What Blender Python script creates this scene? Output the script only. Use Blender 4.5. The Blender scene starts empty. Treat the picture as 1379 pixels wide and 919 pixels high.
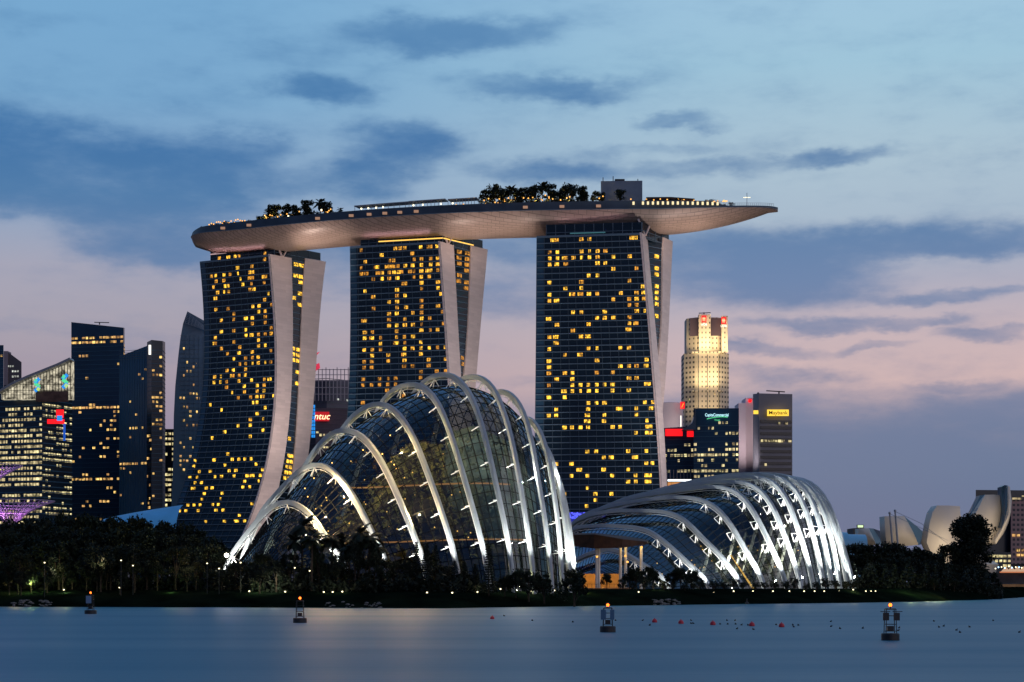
import bpy, bmesh, math, random
import numpy as np
from mathutils import Vector, Matrix

rnd = random.Random(11)
C = bpy.context.scene.collection
scene = bpy.context.scene

# ------------------------------------------------------------------ camera
CX, FPX, HOR, CAMZ = 689.5, 2400.0, 784.0, 6.0      # reference frame: 1379 x 919
cam_d = bpy.data.cameras.new('camera')
cam_d.sensor_width = 36.0
cam_d.lens = 36.0 * FPX / 1379.0
cam_d.shift_y = (HOR - 459.5) / 1379.0
cam_d.clip_start = 0.5
cam_d.clip_end = 30000.0
cam = bpy.data.objects.new('camera', cam_d)
cam.location = (0, 0, CAMZ)
cam.rotation_euler = (math.radians(90), 0, 0)
C.objects.link(cam)
scene.camera = cam

# ------------------------------------------------------------------ exposure
vs = scene.view_settings
vs.view_transform = 'Standard'
vs.look = 'None'
vs.exposure = 0.0
vs.gamma = 1.0
scene.cycles.use_denoising = True
scene.cycles.sample_clamp_indirect = 4.0
scene.cycles.max_bounces = 8
scene.cycles.transparent_max_bounces = 24
scene.cycles.caustics_reflective = False
scene.cycles.caustics_refractive = False


def lin(r, g, b):
    def f(c):
        c /= 255.0
        return c / 12.92 if c <= 0.04045 else ((c + 0.055) / 1.055) ** 2.4
    return (f(r), f(g), f(b), 1.0)


# ------------------------------------------------------------------ dusk sky
world = bpy.data.worlds.new('World')
scene.world = world
world.use_nodes = True
wt = world.node_tree
wt.nodes.clear()
WL = wt.links


def wn(kind, **kw):
    n = wt.nodes.new(kind)
    for k, v in kw.items():
        setattr(n, k, v)
    return n


def wput(sock, val):
    if isinstance(val, (int, float, tuple)):
        sock.default_value = val
    else:
        WL.new(val, sock)


def wmath(op, a, b=0.0, c=0.0, clamp=False):
    n = wn('ShaderNodeMath', operation=op, use_clamp=clamp)
    for i, v in enumerate((a, b, c)):
        wput(n.inputs[i], v)
    return n.outputs[0]


def wvec(op, a, b=(0, 0, 0), c=(0, 0, 0)):
    n = wn('ShaderNodeVectorMath', operation=op)
    for i, v in enumerate((a, b, c)):
        if i < len(n.inputs) and n.inputs[i].type == 'VECTOR':
            wput(n.inputs[i], v)
    return n.outputs['Value'] if op == 'LENGTH' else n.outputs[0]


def wramp(fac, stops):
    n = wn('ShaderNodeValToRGB')
    r = n.color_ramp
    while len(r.elements) < len(stops):
        r.elements.new(1.0)
    for e, (p, col) in zip(r.elements, stops):
        e.position = p
        e.color = lin(*col)
    WL.new(fac, n.inputs[0])
    return n.outputs[0]


def wmix(fac, a, b):
    n = wn('ShaderNodeMix', data_type='RGBA')
    wput(n.inputs[0], fac)
    wput(n.inputs[6], a)
    wput(n.inputs[7], b)
    return n.outputs[2]


def wsmooth(val, a, b, lo=0.0, hi=1.0):
    n = wn('ShaderNodeMapRange', interpolation_type='SMOOTHSTEP')
    wput(n.inputs[0], val)
    for i, v in enumerate((a, b, lo, hi)):
        n.inputs[i + 1].default_value = v
    return n.outputs[0]


tc = wn('ShaderNodeTexCoord')
sx = wn('ShaderNodeSeparateXYZ')
WL.new(tc.outputs['Generated'], sx.inputs[0])
AZ = wmath('ARCTAN2', sx.outputs[0], sx.outputs[1])
EL = wmath('ARCSINE', sx.outputs[2])
uv = wn('ShaderNodeCombineXYZ')
WL.new(AZ, uv.inputs[0])
WL.new(EL, uv.inputs[1])
UV = uv.outputs[0]


def wnoise(scale, detail=5.0, rough=0.55, w=0.0):
    v = wvec('MULTIPLY_ADD', UV, (scale[0], scale[1], 0), (w, w * 1.7, w))
    n = wn('ShaderNodeTexNoise')
    n.inputs['Scale'].default_value = 1.0
    n.inputs['Detail'].default_value = detail
    n.inputs['Roughness'].default_value = rough
    WL.new(v, n.inputs['Vector'])
    return n.outputs['Fac'], n.outputs['Color']


_, warp_c = wnoise((14, 30), 5, 0.6, 3.1)
warp = wvec('MULTIPLY_ADD', warp_c, (0.075, 0.030, 0), (-0.0375, -0.015, 0))
WUV = wvec('ADD', UV, warp)


def az_of(px):
    return math.atan((px - CX) / FPX)


def el_of(px, py):
    return math.atan((HOR - py) / FPX * math.cos(az_of(px)))


# clouds of the evening sky: centre, half-size (in the photo's pixels), weight
CLOUDS = [
    (95, 232, 320, 78, 1.0), (-40, 215, 220, 76, 1.0), (215, 285, 190, 58, .95), (330, 205, 105, 38, .8), (250, 335, 190, 36, .75),
    (95, 262, 170, 40, .5), (20, 22, 120, 18, .30), (590, 46, 190, 32, .95), (400, 75, 130, 26, .32),
    (430, 122, 110, 26, .85), (680, 107, 100, 18, .40), (745, 121, 150, 22, .62), (560, 190, 120, 38, .80), (505, 236, 105, 36, .80), (390, 245, 60, 24, .5),
    (730, 228, 120, 26, .75), (905, 160, 80, 13, .55), (850, 197, 130, 14, .42), (930, 224, 140, 18, .50), (1120, 205, 130, 15, .62),
    (1190, 325, 230, 38, .95), (1050, 372, 170, 56, .95), (930, 350, 160, 70, .8), (1310, 330, 140, 26, .8), (1260, 404, 120, 13, .75), (1360, 392, 70, 12, .6),
    (1110, 437, 130, 14, .75), (1250, 436, 90, 11, .65), (1345, 452, 90, 13, .6), (1010, 470, 120, 12, .6), (1180, 462, 80, 8, .5), (1190, 660, 520, 165, 1.0), (1010, 580, 220, 80, .8), (1060, 500, 100, 16, .6), (1290, 520, 90, 12, .5),
    (680, 395, 120, 46, .62), (690, 330, 130, 40, .75), (470, 350, 130, 60, .6), (70, 440, 130, 22, .28), (690, 515, 90, 14, .25), (1340, 560, 150, 40, .7),
]
acc = None
for cx, cy, rx, ry, wgt in CLOUDS:
    su, sv = FPX / rx, FPX / ry
    v = wvec('MULTIPLY_ADD', WUV, (su, sv, 0), (-az_of(cx) * su, -el_of(cx, cy) * sv, 0))
    d = wsmooth(wvec('LENGTH', v), 1.15, 0.30, 0.0, wgt)
    inv = wmath('SUBTRACT', 1.0, d)
    acc = inv if acc is None else wmath('MULTIPLY', acc, inv)
blob = wmath('SUBTRACT', 1.0, acc)
n1, _ = wnoise((17, 52), 6, 0.55, 7.7)
n2, _ = wnoise((40, 110), 4, 0.6, 1.3)
n3, _ = wnoise((80, 240), 3, 0.6, 5.2)
tex = wmath('ADD', wmath('MULTIPLY', n1, 0.62), wmath('ADD', wmath('MULTIPLY', n2, 0.28), wmath('MULTIPLY', n3, 0.10)))
cover = wmath('ADD', wmath('MULTIPLY', blob, 1.06), wmath('MULTIPLY', wmath('SUBTRACT', tex, 0.5), 1.9))
mask = wmath('MULTIPLY', wsmooth(cover, -0.14, 1.14), 0.86)
ER = wmath('MULTIPLY', EL, 2.0, clamp=True)
baseL = wramp(ER, [(0, (128, 118, 145)), (.17, (150, 138, 160)), (.23, (164, 152, 166)), (.28, (166, 160, 174)), (.34, (164, 164, 182)), (.42, (136, 164, 196)),
                   (.52, (120, 166, 204)), (.64, (118, 168, 208)), (1, (84, 128, 180))])
baseR = wramp(ER, [(0, (88, 114, 148)), (.10, (96, 120, 154)), (.165, (128, 134, 158)), (.215, (206, 180, 180)), (.27, (196, 178, 184)), (.33, (170, 172, 190)),
                   (.40, (166, 186, 204)), (.46, (170, 194, 210)), (.56, (158, 196, 217)), (.64, (158, 196, 221)), (1, (98, 140, 188))])
base = wmix(wsmooth(AZ, -0.22, 0.2), baseL, baseR)
cloud = wramp(ER, [(0, (80, 108, 142)), (.12, (90, 118, 152)), (.24, (98, 122, 160)), (.33, (88, 124, 168)), (.42, (62, 114, 164)), (.48, (40, 102, 160)),
                   (.60, (78, 128, 176)), (.66, (94, 140, 184)), (1, (80, 116, 160))])
skyc = wmix(mask, base, cloud)
# the eastern half of the sky behind the viewer is already darker
east = wramp(ER, [(0, (78, 84, 112)), (.15, (86, 92, 120)), (.4, (66, 88, 128)), (1, (46, 76, 122))])
skyc = wmix(wsmooth(sx.outputs[1], 0.25, -0.45), skyc, east)
nish = wn('ShaderNodeTexSky')
nish.sky_type = 'NISHITA'
nish.sun_disc = False
nish.sun_elevation = math.radians(0.5)
nish.sun_rotation = math.radians(10)
addn = wn('ShaderNodeMix', data_type='RGBA', blend_type='ADD')
addn.inputs[0].default_value = 0.004
WL.new(skyc, addn.inputs[6])
WL.new(nish.outputs[0], addn.inputs[7])
bg = wn('ShaderNodeBackground')
WL.new(addn.outputs[2], bg.inputs[0])
bg.inputs[1].default_value = 1.0
wo = wn('ShaderNodeOutputWorld')
WL.new(bg.outputs[0], wo.inputs[0])
world.cycles.sampling_method = 'MANUAL'
world.cycles.sample_map_resolution = 512

# afterglow: a faint, very soft lamp for the last warm light from the clouds
sun_d = bpy.data.lights.new('sun', 'SUN')
sun_d.energy = 0.75
sun_d.specular_factor = 0.2
sun_d.angle = math.radians(70)
sun_d.color = (1.0, 0.84, 0.80)
sun = bpy.data.objects.new('sun', sun_d)
sun.rotation_euler = Vector((-0.66, 0.70, -0.30)).to_track_quat('-Z', 'Y').to_euler()
C.objects.link(sun)


# ------------------------------------------------------------------ materials
def mat(name, col, rough=0.6, metal=0.0, spec=0.5, var=0.0, vscale=0.3, emit=None, estr=0.0):
    m = bpy.data.materials.new(name)
    m.use_nodes = True
    t = m.node_tree
    b = t.nodes['Principled BSDF']
    c = tuple(col[:3]) + (1.0,)
    b.inputs['Base Color'].default_value = c
    b.inputs['Roughness'].default_value = rough
    b.inputs['Metallic'].default_value = metal
    b.inputs['Specular IOR Level'].default_value = spec
    if var > 0:
        o = t.nodes.new('ShaderNodeTexCoord')
        n = t.nodes.new('ShaderNodeTexNoise')
        n.inputs['Scale'].default_value = vscale
        n.inputs['Detail'].default_value = 4
        t.links.new(o.outputs['Object'], n.inputs['Vector'])
        r = t.nodes.new('ShaderNodeValToRGB')
        r.color_ramp.elements[0].position = 0.3
        r.color_ramp.elements[1].position = 0.7
        r.color_ramp.elements[0].color = tuple(x * (1 - var) for x in c[:3]) + (1,)
        r.color_ramp.elements[1].color = tuple(min(1, x * (1 + var)) for x in c[:3]) + (1,)
        t.links.new(n.outputs[0], r.inputs[0])
        t.links.new(r.outputs[0], b.inputs['Base Color'])
    if emit:
        b.inputs['Emission Color'].default_value = tuple(emit[:3]) + (1,)
        b.inputs['Emission Strength'].default_value = estr
    return m


def emis(name, col, s):
    return mat(name, (0.02, 0.02, 0.02), 0.5, emit=col, estr=s)


def paneled(name, col, sx_, sz_, dark=0.75, rough=0.6, mortar=0.02, axis='XZ', bias=0.0):
    """cladding with panel joints"""
    m = mat(name, col, rough)
    t = m.node_tree
    b = t.nodes['Principled BSDF']
    o = t.nodes.new('ShaderNodeTexCoord')
    s = t.nodes.new('ShaderNodeSeparateXYZ')
    t.links.new(o.outputs['Object'], s.inputs[0])
    k = t.nodes.new('ShaderNodeCombineXYZ')
    t.links.new(s.outputs[axis[0]], k.inputs[0])
    t.links.new(s.outputs[axis[1]], k.inputs[1])
    br = t.nodes.new('ShaderNodeTexBrick')
    br.inputs['Scale'].default_value = 1.0
    br.inputs['Brick Width'].default_value = sx_
    br.inputs['Row Height'].default_value = sz_
    br.inputs['Mortar Size'].default_value = mortar
    br.inputs['Bias'].default_value = bias
    c = tuple(col[:3])
    br.inputs['Color1'].default_value = c + (1,)
    br.inputs['Color2'].default_value = tuple(x * 0.86 for x in c) + (1,)
    br.inputs['Mortar'].default_value = tuple(x * dark for x in c) + (1,)
    t.links.new(k.outputs[0], br.inputs['Vector'])
    t.links.new(br.outputs['Color'], b.inputs['Base Color'])
    return m


def window_mat(name, col, s, bars=True, nscale=None):
    """a lit hotel window: warm lamp light behind curtains, each window a little different"""
    m = bpy.data.materials.new(name)
    m.use_nodes = True
    t = m.node_tree
    b = t.nodes['Principled BSDF']
    b.inputs['Base Color'].default_value = (0.03, 0.02, 0.01, 1)
    oi = t.nodes.new('ShaderNodeObjectInfo')
    o = t.nodes.new('ShaderNodeTexCoord')
    g = t.nodes.new('ShaderNodeNewGeometry')
    n = t.nodes.new('ShaderNodeTexNoise')
    n.inputs['Scale'].default_value = nscale or (0.95 if bars else 0.30)
    n.inputs['Detail'].default_value = 2
    t.links.new(g.outputs['Position'], n.inputs['Vector'])
    mr = t.nodes.new('ShaderNodeMapRange')
    mr.inputs[1].default_value = 0.35
    mr.inputs[2].default_value = 0.68
    mr.inputs[3].default_value = 0.12
    mr.inputs[4].default_value = 1.65
    t.links.new(n.outputs[0], mr.inputs[0])
    rr = t.nodes.new('ShaderNodeMapRange')
    rr.inputs[3].default_value = 0.45 * s
    rr.inputs[4].default_value = 1.25 * s
    t.links.new(oi.outputs['Random'], rr.inputs[0])
    mu = t.nodes.new('ShaderNodeMath')
    mu.operation = 'MULTIPLY'
    t.links.new(mr.outputs[0], mu.inputs[0])
    t.links.new(rr.outputs[0], mu.inputs[1])
    out = mu.outputs[0]
    if bars:
        sp = t.nodes.new('ShaderNodeSeparateXYZ')
        t.links.new(o.outputs['Generated'], sp.inputs[0])
        cm = t.nodes.new('ShaderNodeMath')
        cm.operation = 'COMPARE'
        cm.inputs[1].default_value = 0.36
        cm.inputs[2].default_value = 0.045
        t.links.new(sp.outputs[0], cm.inputs[0])
        sb = t.nodes.new('ShaderNodeMath')
        sb.operation = 'MULTIPLY_ADD'
        sb.inputs[1].default_value = -0.8
        sb.inputs[2].default_value = 1.0
        t.links.new(cm.outputs[0], sb.inputs[0])
        m2 = t.nodes.new('ShaderNodeMath')
        m2.operation = 'MULTIPLY'
        t.links.new(out, m2.inputs[0])
        t.links.new(sb.outputs[0], m2.inputs[1])
        out = m2.outputs[0]
    hs = t.nodes.new('ShaderNodeHueSaturation')
    hs.inputs['Color'].default_value = tuple(col[:3]) + (1,)
    hr = t.nodes.new('ShaderNodeMapRange')
    hr.inputs[3].default_value = 0.482
    hr.inputs[4].default_value = 0.508
    t.links.new(oi.outputs['Random'], hr.inputs[0])
    t.links.new(hr.outputs[0], hs.inputs['Hue'])
    t.links.new(hs.outputs[0], b.inputs['Emission Color'])
    t.links.new(out, b.inputs['Emission Strength'])
    return m


def glass_mat(name, tint, ior=1.7, rough=0.03):
    m = bpy.data.materials.new(name)
    m.use_nodes = True
    t = m.node_tree
    t.nodes.clear()
    out = t.nodes.new('ShaderNodeOutputMaterial')
    tr = t.nodes.new('ShaderNodeBsdfTransparent')
    tr.inputs[0].default_value = tint + (1,)
    gl = t.nodes.new('ShaderNodeBsdfGlossy')
    gl.inputs['Color'].default_value = (0.80, 0.92, 1.0, 1)
    gl.inputs['Roughness'].default_value = rough
    ge = t.nodes.new('ShaderNodeNewGeometry')
    dt = t.nodes.new('ShaderNodeVectorMath')
    dt.operation = 'DOT_PRODUCT'
    t.links.new(ge.outputs['Normal'], dt.inputs[0])
    t.links.new(ge.outputs['Incoming'], dt.inputs[1])

    def mth(op, x, y=None):
        q = t.nodes.new('ShaderNodeMath')
        q.operation = op
        for i, v in enumerate((x, y)):
            if v is None:
                continue
            if isinstance(v, (int, float)):
                q.inputs[i].default_value = v
            else:
                t.links.new(v, q.inputs[i])
        return q.outputs[0]
    cosv = mth('ABSOLUTE', dt.outputs['Value'])
    f0 = ((ior - 1) / (ior + 1)) ** 2 * 2
    fr = mth('ADD', mth('MULTIPLY', mth('POWER', mth('SUBTRACT', 1.0, cosv), 3.0), 1 - f0), f0)
    mx = t.nodes.new('ShaderNodeMixShader')
    t.links.new(fr, mx.inputs[0])
    t.links.new(tr.outputs[0], mx.inputs[1])
    t.links.new(gl.outputs[0], mx.inputs[2])
    t.links.new(mx.outputs[0], out.inputs[0])
    return m


M = {}
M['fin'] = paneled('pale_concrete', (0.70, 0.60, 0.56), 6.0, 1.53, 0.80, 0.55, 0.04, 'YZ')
M['tower_glass'] = mat('dark_tower_glass', (0.004, 0.013, 0.023), 0.16, 0, 0.45, 0.3, 0.05)
M['edge_glass'] = mat('edge_glass', (0.018, 0.055, 0.095), 0.2, 0, 0.6, 0.3, 0.05)
M['tower_band'] = mat('floor_edge', (0.075, 0.13, 0.185), 0.5)
M['tower_side'] = mat('tower_dark_wall', (0.03, 0.04, 0.055), 0.5)
M['win_hotel'] = window_mat('lit_hotel_window', (1.0, 0.50, 0.045), 1.4)
M['win_hotel_many'] = window_mat('lit_hotel_windows', (1.0, 0.50, 0.045), 1.3, False, .7)
M['win_dim'] = window_mat('dim_hotel_window', (1.0, 0.36, 0.10), 0.36)
M['win_cream'] = window_mat('lit_office_window', (1.0, 0.84, 0.42), 0.85, False)
M['win_warm'] = window_mat('lit_warm_window', (1.0, 0.60, 0.18), 1.05, False)
M['win_white'] = window_mat('lit_white_window', (0.9, 0.95, 0.85), 0.7, False)
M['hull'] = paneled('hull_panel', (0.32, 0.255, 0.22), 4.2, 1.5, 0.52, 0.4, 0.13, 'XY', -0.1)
M['fascia'] = mat('deck_fascia', (0.035, 0.055, 0.08), 0.5, 0, .4, 0.3, 0.1)
M['deck'] = mat('roof_deck', (0.16, 0.15, 0.14), 0.8)
M['dark_metal'] = mat('dark_metal', (0.03, 0.035, 0.04), 0.45, 0.6)
M['rib_white'] = mat('rib_paint', (0.30, 0.34, 0.37), 0.5, 0, .4, 0.05, 0.2)
M['white_steel'] = mat('white_steel', (0.74, 0.75, 0.74), 0.42, 0, .5, 0.05, 0.2)
M['grey_steel'] = mat('grey_steel', (0.33, 0.35, 0.37), 0.45, 0.2)
M['dome_glass'] = glass_mat('dome_glass', (0.42, 0.45, 0.42), 1.52)
M['mullion'] = mat('black_mullion', (0.004, 0.005, 0.006), 0.8, 0, 0.05)
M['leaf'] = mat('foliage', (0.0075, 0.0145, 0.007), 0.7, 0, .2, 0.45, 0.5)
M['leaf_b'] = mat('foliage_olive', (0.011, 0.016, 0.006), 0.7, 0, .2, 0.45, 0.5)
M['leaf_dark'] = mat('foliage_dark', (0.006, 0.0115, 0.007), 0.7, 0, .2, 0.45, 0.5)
M['bark'] = mat('bark', (0.045, 0.035, 0.027), 0.9, 0, .2, 0.3, 2.0)
M['lamp_white'] = emis('lamp_white', (1, .86, .52), 3)
M['lamp_warm'] = emis('lamp_warm', (1, .46, .09), 1.9)
M['lamp_amber'] = emis('lamp_amber', (1, .16, .012), 5)
M['lamp_star'] = emis('lamp_bright', (1, .9, .75), 12)
M['gold_strip'] = emis('gold_strip', (1, .55, .10), 1.6)
M['pink_strip'] = emis('pink_strip', (.9, .6, .62), .6)
M['cyan_strip'] = emis('cyan_strip', (.15, .5, .6), .25)
M['walk'] = emis('orange_walkway', (1, .42, .08), 0.55)
M['sign_red'] = emis('sign_red', (1, .008, .012), 1.3)
M['sign_white'] = emis('sign_white', (1, .95, .85), 1.6)
M['sign_yellow'] = emis('sign_yellow', (1, .62, .06), 1.35)
M['sign_blue'] = emis('sign_blue', (.02, .30, .9), 1.0)
M['sign_cyan'] = emis('sign_cyan', (.5, .9, 1), 1.5)
M['sign_green'] = emis('sign_green', (.12, .85, .35), .9)
M['sign_dark'] = mat('sign_dark', (.01, .01, .012), .5)
M['beacon_red'] = emis('beacon_red', (1, .05, .04), 4)


# ------------------------------------------------------------------ mesh helpers
class MB:
    def __init__(s):
        s.v, s.f, s.m = [], [], []

    def add(s, vs_, fs, mi=0):
        o = len(s.v)
        s.v += [tuple(p) for p in vs_]
        s.f += [tuple(i + o for i in f) for f in fs]
        s.m += [mi] * len(fs)

    def quad(s, a, b, c, d, mi=0):
        s.add((a, b, c, d), ((0, 1, 2, 3),), mi)

    def hexa(s, p, mi=0):
        """eight corners: bottom ring 0-3, top ring 4-7"""
        s.add(p, ((3, 2, 1, 0), (4, 5, 6, 7), (0, 1, 5, 4), (1, 2, 6, 5), (2, 3, 7, 6), (3, 0, 4, 7)), mi)

    def box(s, c, size, ang=0.0, mi=0):
        ca, sa = math.cos(ang), math.sin(ang)
        hx, hy, hz = (q / 2 for q in size)
        p = []
        for z in (-hz, hz):
            for x, y in ((-hx, -hy), (hx, -hy), (hx, hy), (-hx, hy)):
                p.append((c[0] + x * ca - y * sa, c[1] + x * sa + y * ca, c[2] + z))
        s.hexa(p, mi)

    def beam(s, a, b, w, h, mi=0, up=(0, 0, 1)):
        a, b = Vector(a), Vector(b)
        d = (b - a)
        if d.length < 1e-6:
            return
        d.normalize()
        u = Vector(up)
        r = d.cross(u)
        if r.length < 1e-3:
            r = d.cross(Vector((1, 0, 0)))
        r.normalize()
        u = r.cross(d)
        r, u = r * w / 2, u * h / 2
        s.hexa([a - r - u, a + r - u, a + r + u, a - r + u, b - r - u, b + r - u, b + r + u, b - r + u], mi)

    def tube(s, pts, rad, n=6, mi=0, cap=True):
        pts = [Vector(p) for p in pts]
        if isinstance(rad, (int, float)):
            rad = [rad] * len(pts)
        o = len(s.v)
        for i, p in enumerate(pts):
            d = (pts[min(i + 1, len(pts) - 1)] - pts[max(i - 1, 0)]).normalized()
            u = d.cross(Vector((0.13, 0.31, 0.94)))
            if u.length < 1e-3:
                u = d.cross(Vector((1, 0, 0)))
            u.normalize()
            w = d.cross(u)
            for k in range(n):
                a = 2 * math.pi * k / n
                s.v.append(tuple(p + (u * math.cos(a) + w * math.sin(a)) * rad[i]))
        for i in range(len(pts) - 1):
            for k in range(n):
                k2 = (k + 1) % n
                s.f.append((o + i * n + k, o + i * n + k2, o + (i + 1) * n + k2, o + (i + 1) * n + k))
                s.m.append(mi)
        if cap:
            s.f.append(tuple(o + k for k in reversed(range(n))))
            s.f.append(tuple(o + (len(pts) - 1) * n + k for k in range(n)))
            s.m += [mi, mi]

    def lathe(s, prof, c=(0, 0, 0), n=16, mi=0):
        o = len(s.v)
        for r, z in prof:
            for k in range(n):
                a = 2 * math.pi * k / n
                s.v.append((c[0] + r * math.cos(a), c[1] + r * math.sin(a), c[2] + z))
        for i in range(len(prof) - 1):
            for k in range(n):
                k2 = (k + 1) % n
                s.f.append((o + i * n + k, o + i * n + k2, o + (i + 1) * n + k2, o + (i + 1) * n + k))
                s.m.append(mi)

    def ball(s, c, r, mi=0, n=8):
        prof = [(max(1e-3, r * math.sin(math.pi * i / 6)), -r * math.cos(math.pi * i / 6)) for i in range(7)]
        s.lathe(prof, c, n, mi)

    def prism(s, poly, z0, z1, mi=0):
        """poly: list of (x,y); z1 a number or one per corner"""
        n = len(poly)
        zt = [z1] * n if isinstance(z1, (int, float)) else z1
        zb = [z0] * n if isinstance(z0, (int, float)) else z0
        v = [(p[0], p[1], zb[i]) for i, p in enumerate(poly)] + [(p[0], p[1], zt[i]) for i, p in enumerate(poly)]
        f = [(i, (i + 1) % n, n + (i + 1) % n, n + i) for i in range(n)]
        f += [tuple(reversed(range(n))), tuple(range(n, 2 * n))]
        s.add(v, f, mi)

    def loft(s, rows, mi=0, close=False):
        o = len(s.v)
        n = len(rows[0])
        for r in rows:
            s.v += [tuple(p) for p in r]
        for i in range(len(rows) - 1):
            for k in range(n if close else n - 1):
                k2 = (k + 1) % n
                s.f.append((o + i * n + k, o + i * n + k2, o + (i + 1) * n + k2, o + (i + 1) * n + k))
                s.m.append(mi)

    def mesh(s, name, mats, smooth=False):
        me = bpy.data.meshes.new(name)
        me.from_pydata(s.v, [], s.f)
        for m in (mats if isinstance(mats, (list, tuple)) else [mats]):
            me.materials.append(m)
        if len(set(s.m)) > 1:
            me.polygons.foreach_set('material_index', s.m)
        if smooth:
            me.polygons.foreach_set('use_smooth', [True] * len(me.polygons))
        me.update()
        return me

    def build(s, name, mats, parent=None, smooth=False, label=None):
        o = bpy.data.objects.new(name, s.mesh(name, mats, smooth))
        C.objects.link(o)
        if parent:
            attach(o, parent)
        if label:
            o['label'] = label
        return o


def world_loc(p):
    v = Vector(p.location)
    q = p
    while q.parent:
        q = q.parent
        v = Vector(q.location) if not isinstance(q.location, type(None)) else v
    return v


def attach(o, parent):
    """parent keeps the child where it stands (things here carry no rotation of their own when parts are attached)"""
    root = parent
    while root.parent:
        root = root.parent
    o.parent = parent
    if parent is root:
        o.matrix_parent_inverse = Matrix.Translation(-Vector(root.location))


def tag(o, label, cat, group=None, kind=None):
    o['label'] = label
    o['category'] = cat
    if group:
        o['group'] = group
    if kind:
        o['kind'] = kind
    return o


def thing(name, label, cat, loc=(0, 0, 0), group=None):
    o = bpy.data.objects.new(name, None)
    o.empty_display_size = 1
    C.objects.link(o)
    o.location = loc
    return tag(o, label, cat, group)


def structure(o, label=None, cat=None):
    o['kind'] = 'structure'
    if label:
        o['label'] = label
        o['category'] = cat
    return o


def dup(root, loc, rotz=0.0, scale=1.0, label=None, group=None):
    r = root.copy()
    C.objects.link(r)
    r.location = loc
    r.rotation_euler = (0, 0, rotz)
    r.scale = (scale, scale, scale) if isinstance(scale, (int, float)) else scale
    if label:
        r['label'] = label
    if group:
        r['group'] = group
    for ch in list(root.children):
        c = ch.copy()
        C.objects.link(c)
        c.parent = r
        for g in ch.children:
            d = g.copy()
            C.objects.link(d)
            d.parent = c
    return r


def light(kind, loc, energy, color, target=None, **kw):
    d = bpy.data.lights.new('floodlight', kind)
    d.energy = energy
    d.color = color
    for k, v in kw.items():
        setattr(d, k, v)
    o = bpy.data.objects.new('floodlight', d)
    o.location = loc
    if target is not None:
        o.rotation_euler = (Vector(target) - Vector(loc)).to_track_quat('-Z', 'Y').to_euler()
    C.objects.link(o)
    return o


def XY(px, D):
    return ((px - CX) / FPX * D, D)


def ZZ(py, D):
    return CAMZ + (HOR - py) / FPX * D


def P3(px, py, D):
    x, y = XY(px, D)
    return Vector((x, y, ZZ(py, D)))


def unit_box():
    b = MB()
    b.box((0, 0, 0), (1, 1, 1))
    return b


UNIT = {}


def lit_window(key, loc, u, w, h, parent, name='lit_window'):
    """one lit window: a thin box set a little proud of the glass, u = direction along the facade"""
    if key not in UNIT:
        UNIT[key] = unit_box().mesh('window_pane', M[key])
    o = bpy.data.objects.new(name, UNIT[key])
    C.objects.link(o)
    u = Vector((u[0], u[1], 0)).normalized()
    nrm = Vector((u.y, -u.x, 0))
    rot = Matrix((u, -nrm, Vector((0, 0, 1)))).transposed().to_4x4()
    mw = Matrix.Translation(Vector(loc) + nrm * 0.12) @ rot @ Matrix.Diagonal((w, 0.16, h, 1))
    o.parent = parent
    o.matrix_parent_inverse = Matrix.Translation(-Vector(parent.location))
    o.matrix_basis = mw
    return o


def lit_many(mb, loc, u, w, h):
    u = Vector((u[0], u[1], 0)).normalized()
    nrm = Vector((u.y, -u.x, 0))
    c = Vector(loc) + nrm * 0.12
    du, dz, dn = u * w / 2, Vector((0, 0, h / 2)), nrm * 0.08
    mb.hexa([c - du - dz + dn, c + du - dz + dn, c + du - dz - dn, c - du - dz - dn,
             c - du + dz + dn, c + du + dz + dn, c + du + dz - dn, c - du + dz - dn])


# ------------------------------------------------------------------ water and land
SHORE = [(-900, 436), (0, 428), (300, 416), (600, 402), (750, 432), (900, 458), (1000, 480), (1150, 507), (1250, 543), (1330, 600), (1379, 686), (1600, 760), (2400, 900)]
SHX = [XY(p, d)[0] for p, d in SHORE]
SHY = [d for p, d in SHORE]


def shore_y(x):
    return float(np.interp(x, SHX, SHY))


GZ = 4.0


def ground_z(x, y):
    d = y - shore_y(x) + 0.9 * math.sin(x * .21) + 0.7 * math.sin(x * .47 + 1)
    if d < 0:
        return -0.9
    return -0.9 + (GZ + 0.9) * min(1.0, (d / 26.0)) ** 0.75


wm = bpy.data.materials.new('water')
wm.use_nodes = True
t = wm.node_tree
b = t.nodes['Principled BSDF']
b.inputs['Base Color'].default_value = (0.012, 0.145, 0.225, 1)
b.inputs['Roughness'].default_value = 0.42
b.inputs['IOR'].default_value = 1.33
o_ = t.nodes.new('ShaderNodeTexCoord')
mp = t.nodes.new('ShaderNodeMapping')
mp.inputs['Scale'].default_value = (0.10, 0.5, 1)
n_ = t.nodes.new('ShaderNodeTexNoise')
n_.inputs['Scale'].default_value = 1.0
n_.inputs['Detail'].default_value = 5
bp = t.nodes.new('ShaderNodeBump')
bp.inputs['Strength'].default_value = 0.35
bp.inputs['Distance'].default_value = 0.25
t.links.new(o_.outputs['Object'], mp.inputs[0])
t.links.new(mp.outputs[0], n_.inputs['Vector'])
t.links.new(n_.outputs[0], bp.inputs['Height'])
t.links.new(bp.outputs[0], b.inputs['Normal'])
mp2 = t.nodes.new('ShaderNodeMapping')
mp2.inputs['Scale'].default_value = (0.006, 0.05, 1)
n2_ = t.nodes.new('ShaderNodeTexNoise')
n2_.inputs['Scale'].default_value = 1.0
n2_.inputs['Detail'].default_value = 6
mr_ = t.nodes.new('ShaderNodeMapRange')
mr_.inputs[1].default_value = .3
mr_.inputs[2].default_value = .7
mr_.inputs[3].default_value = .45
mr_.inputs[4].default_value = .55
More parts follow.
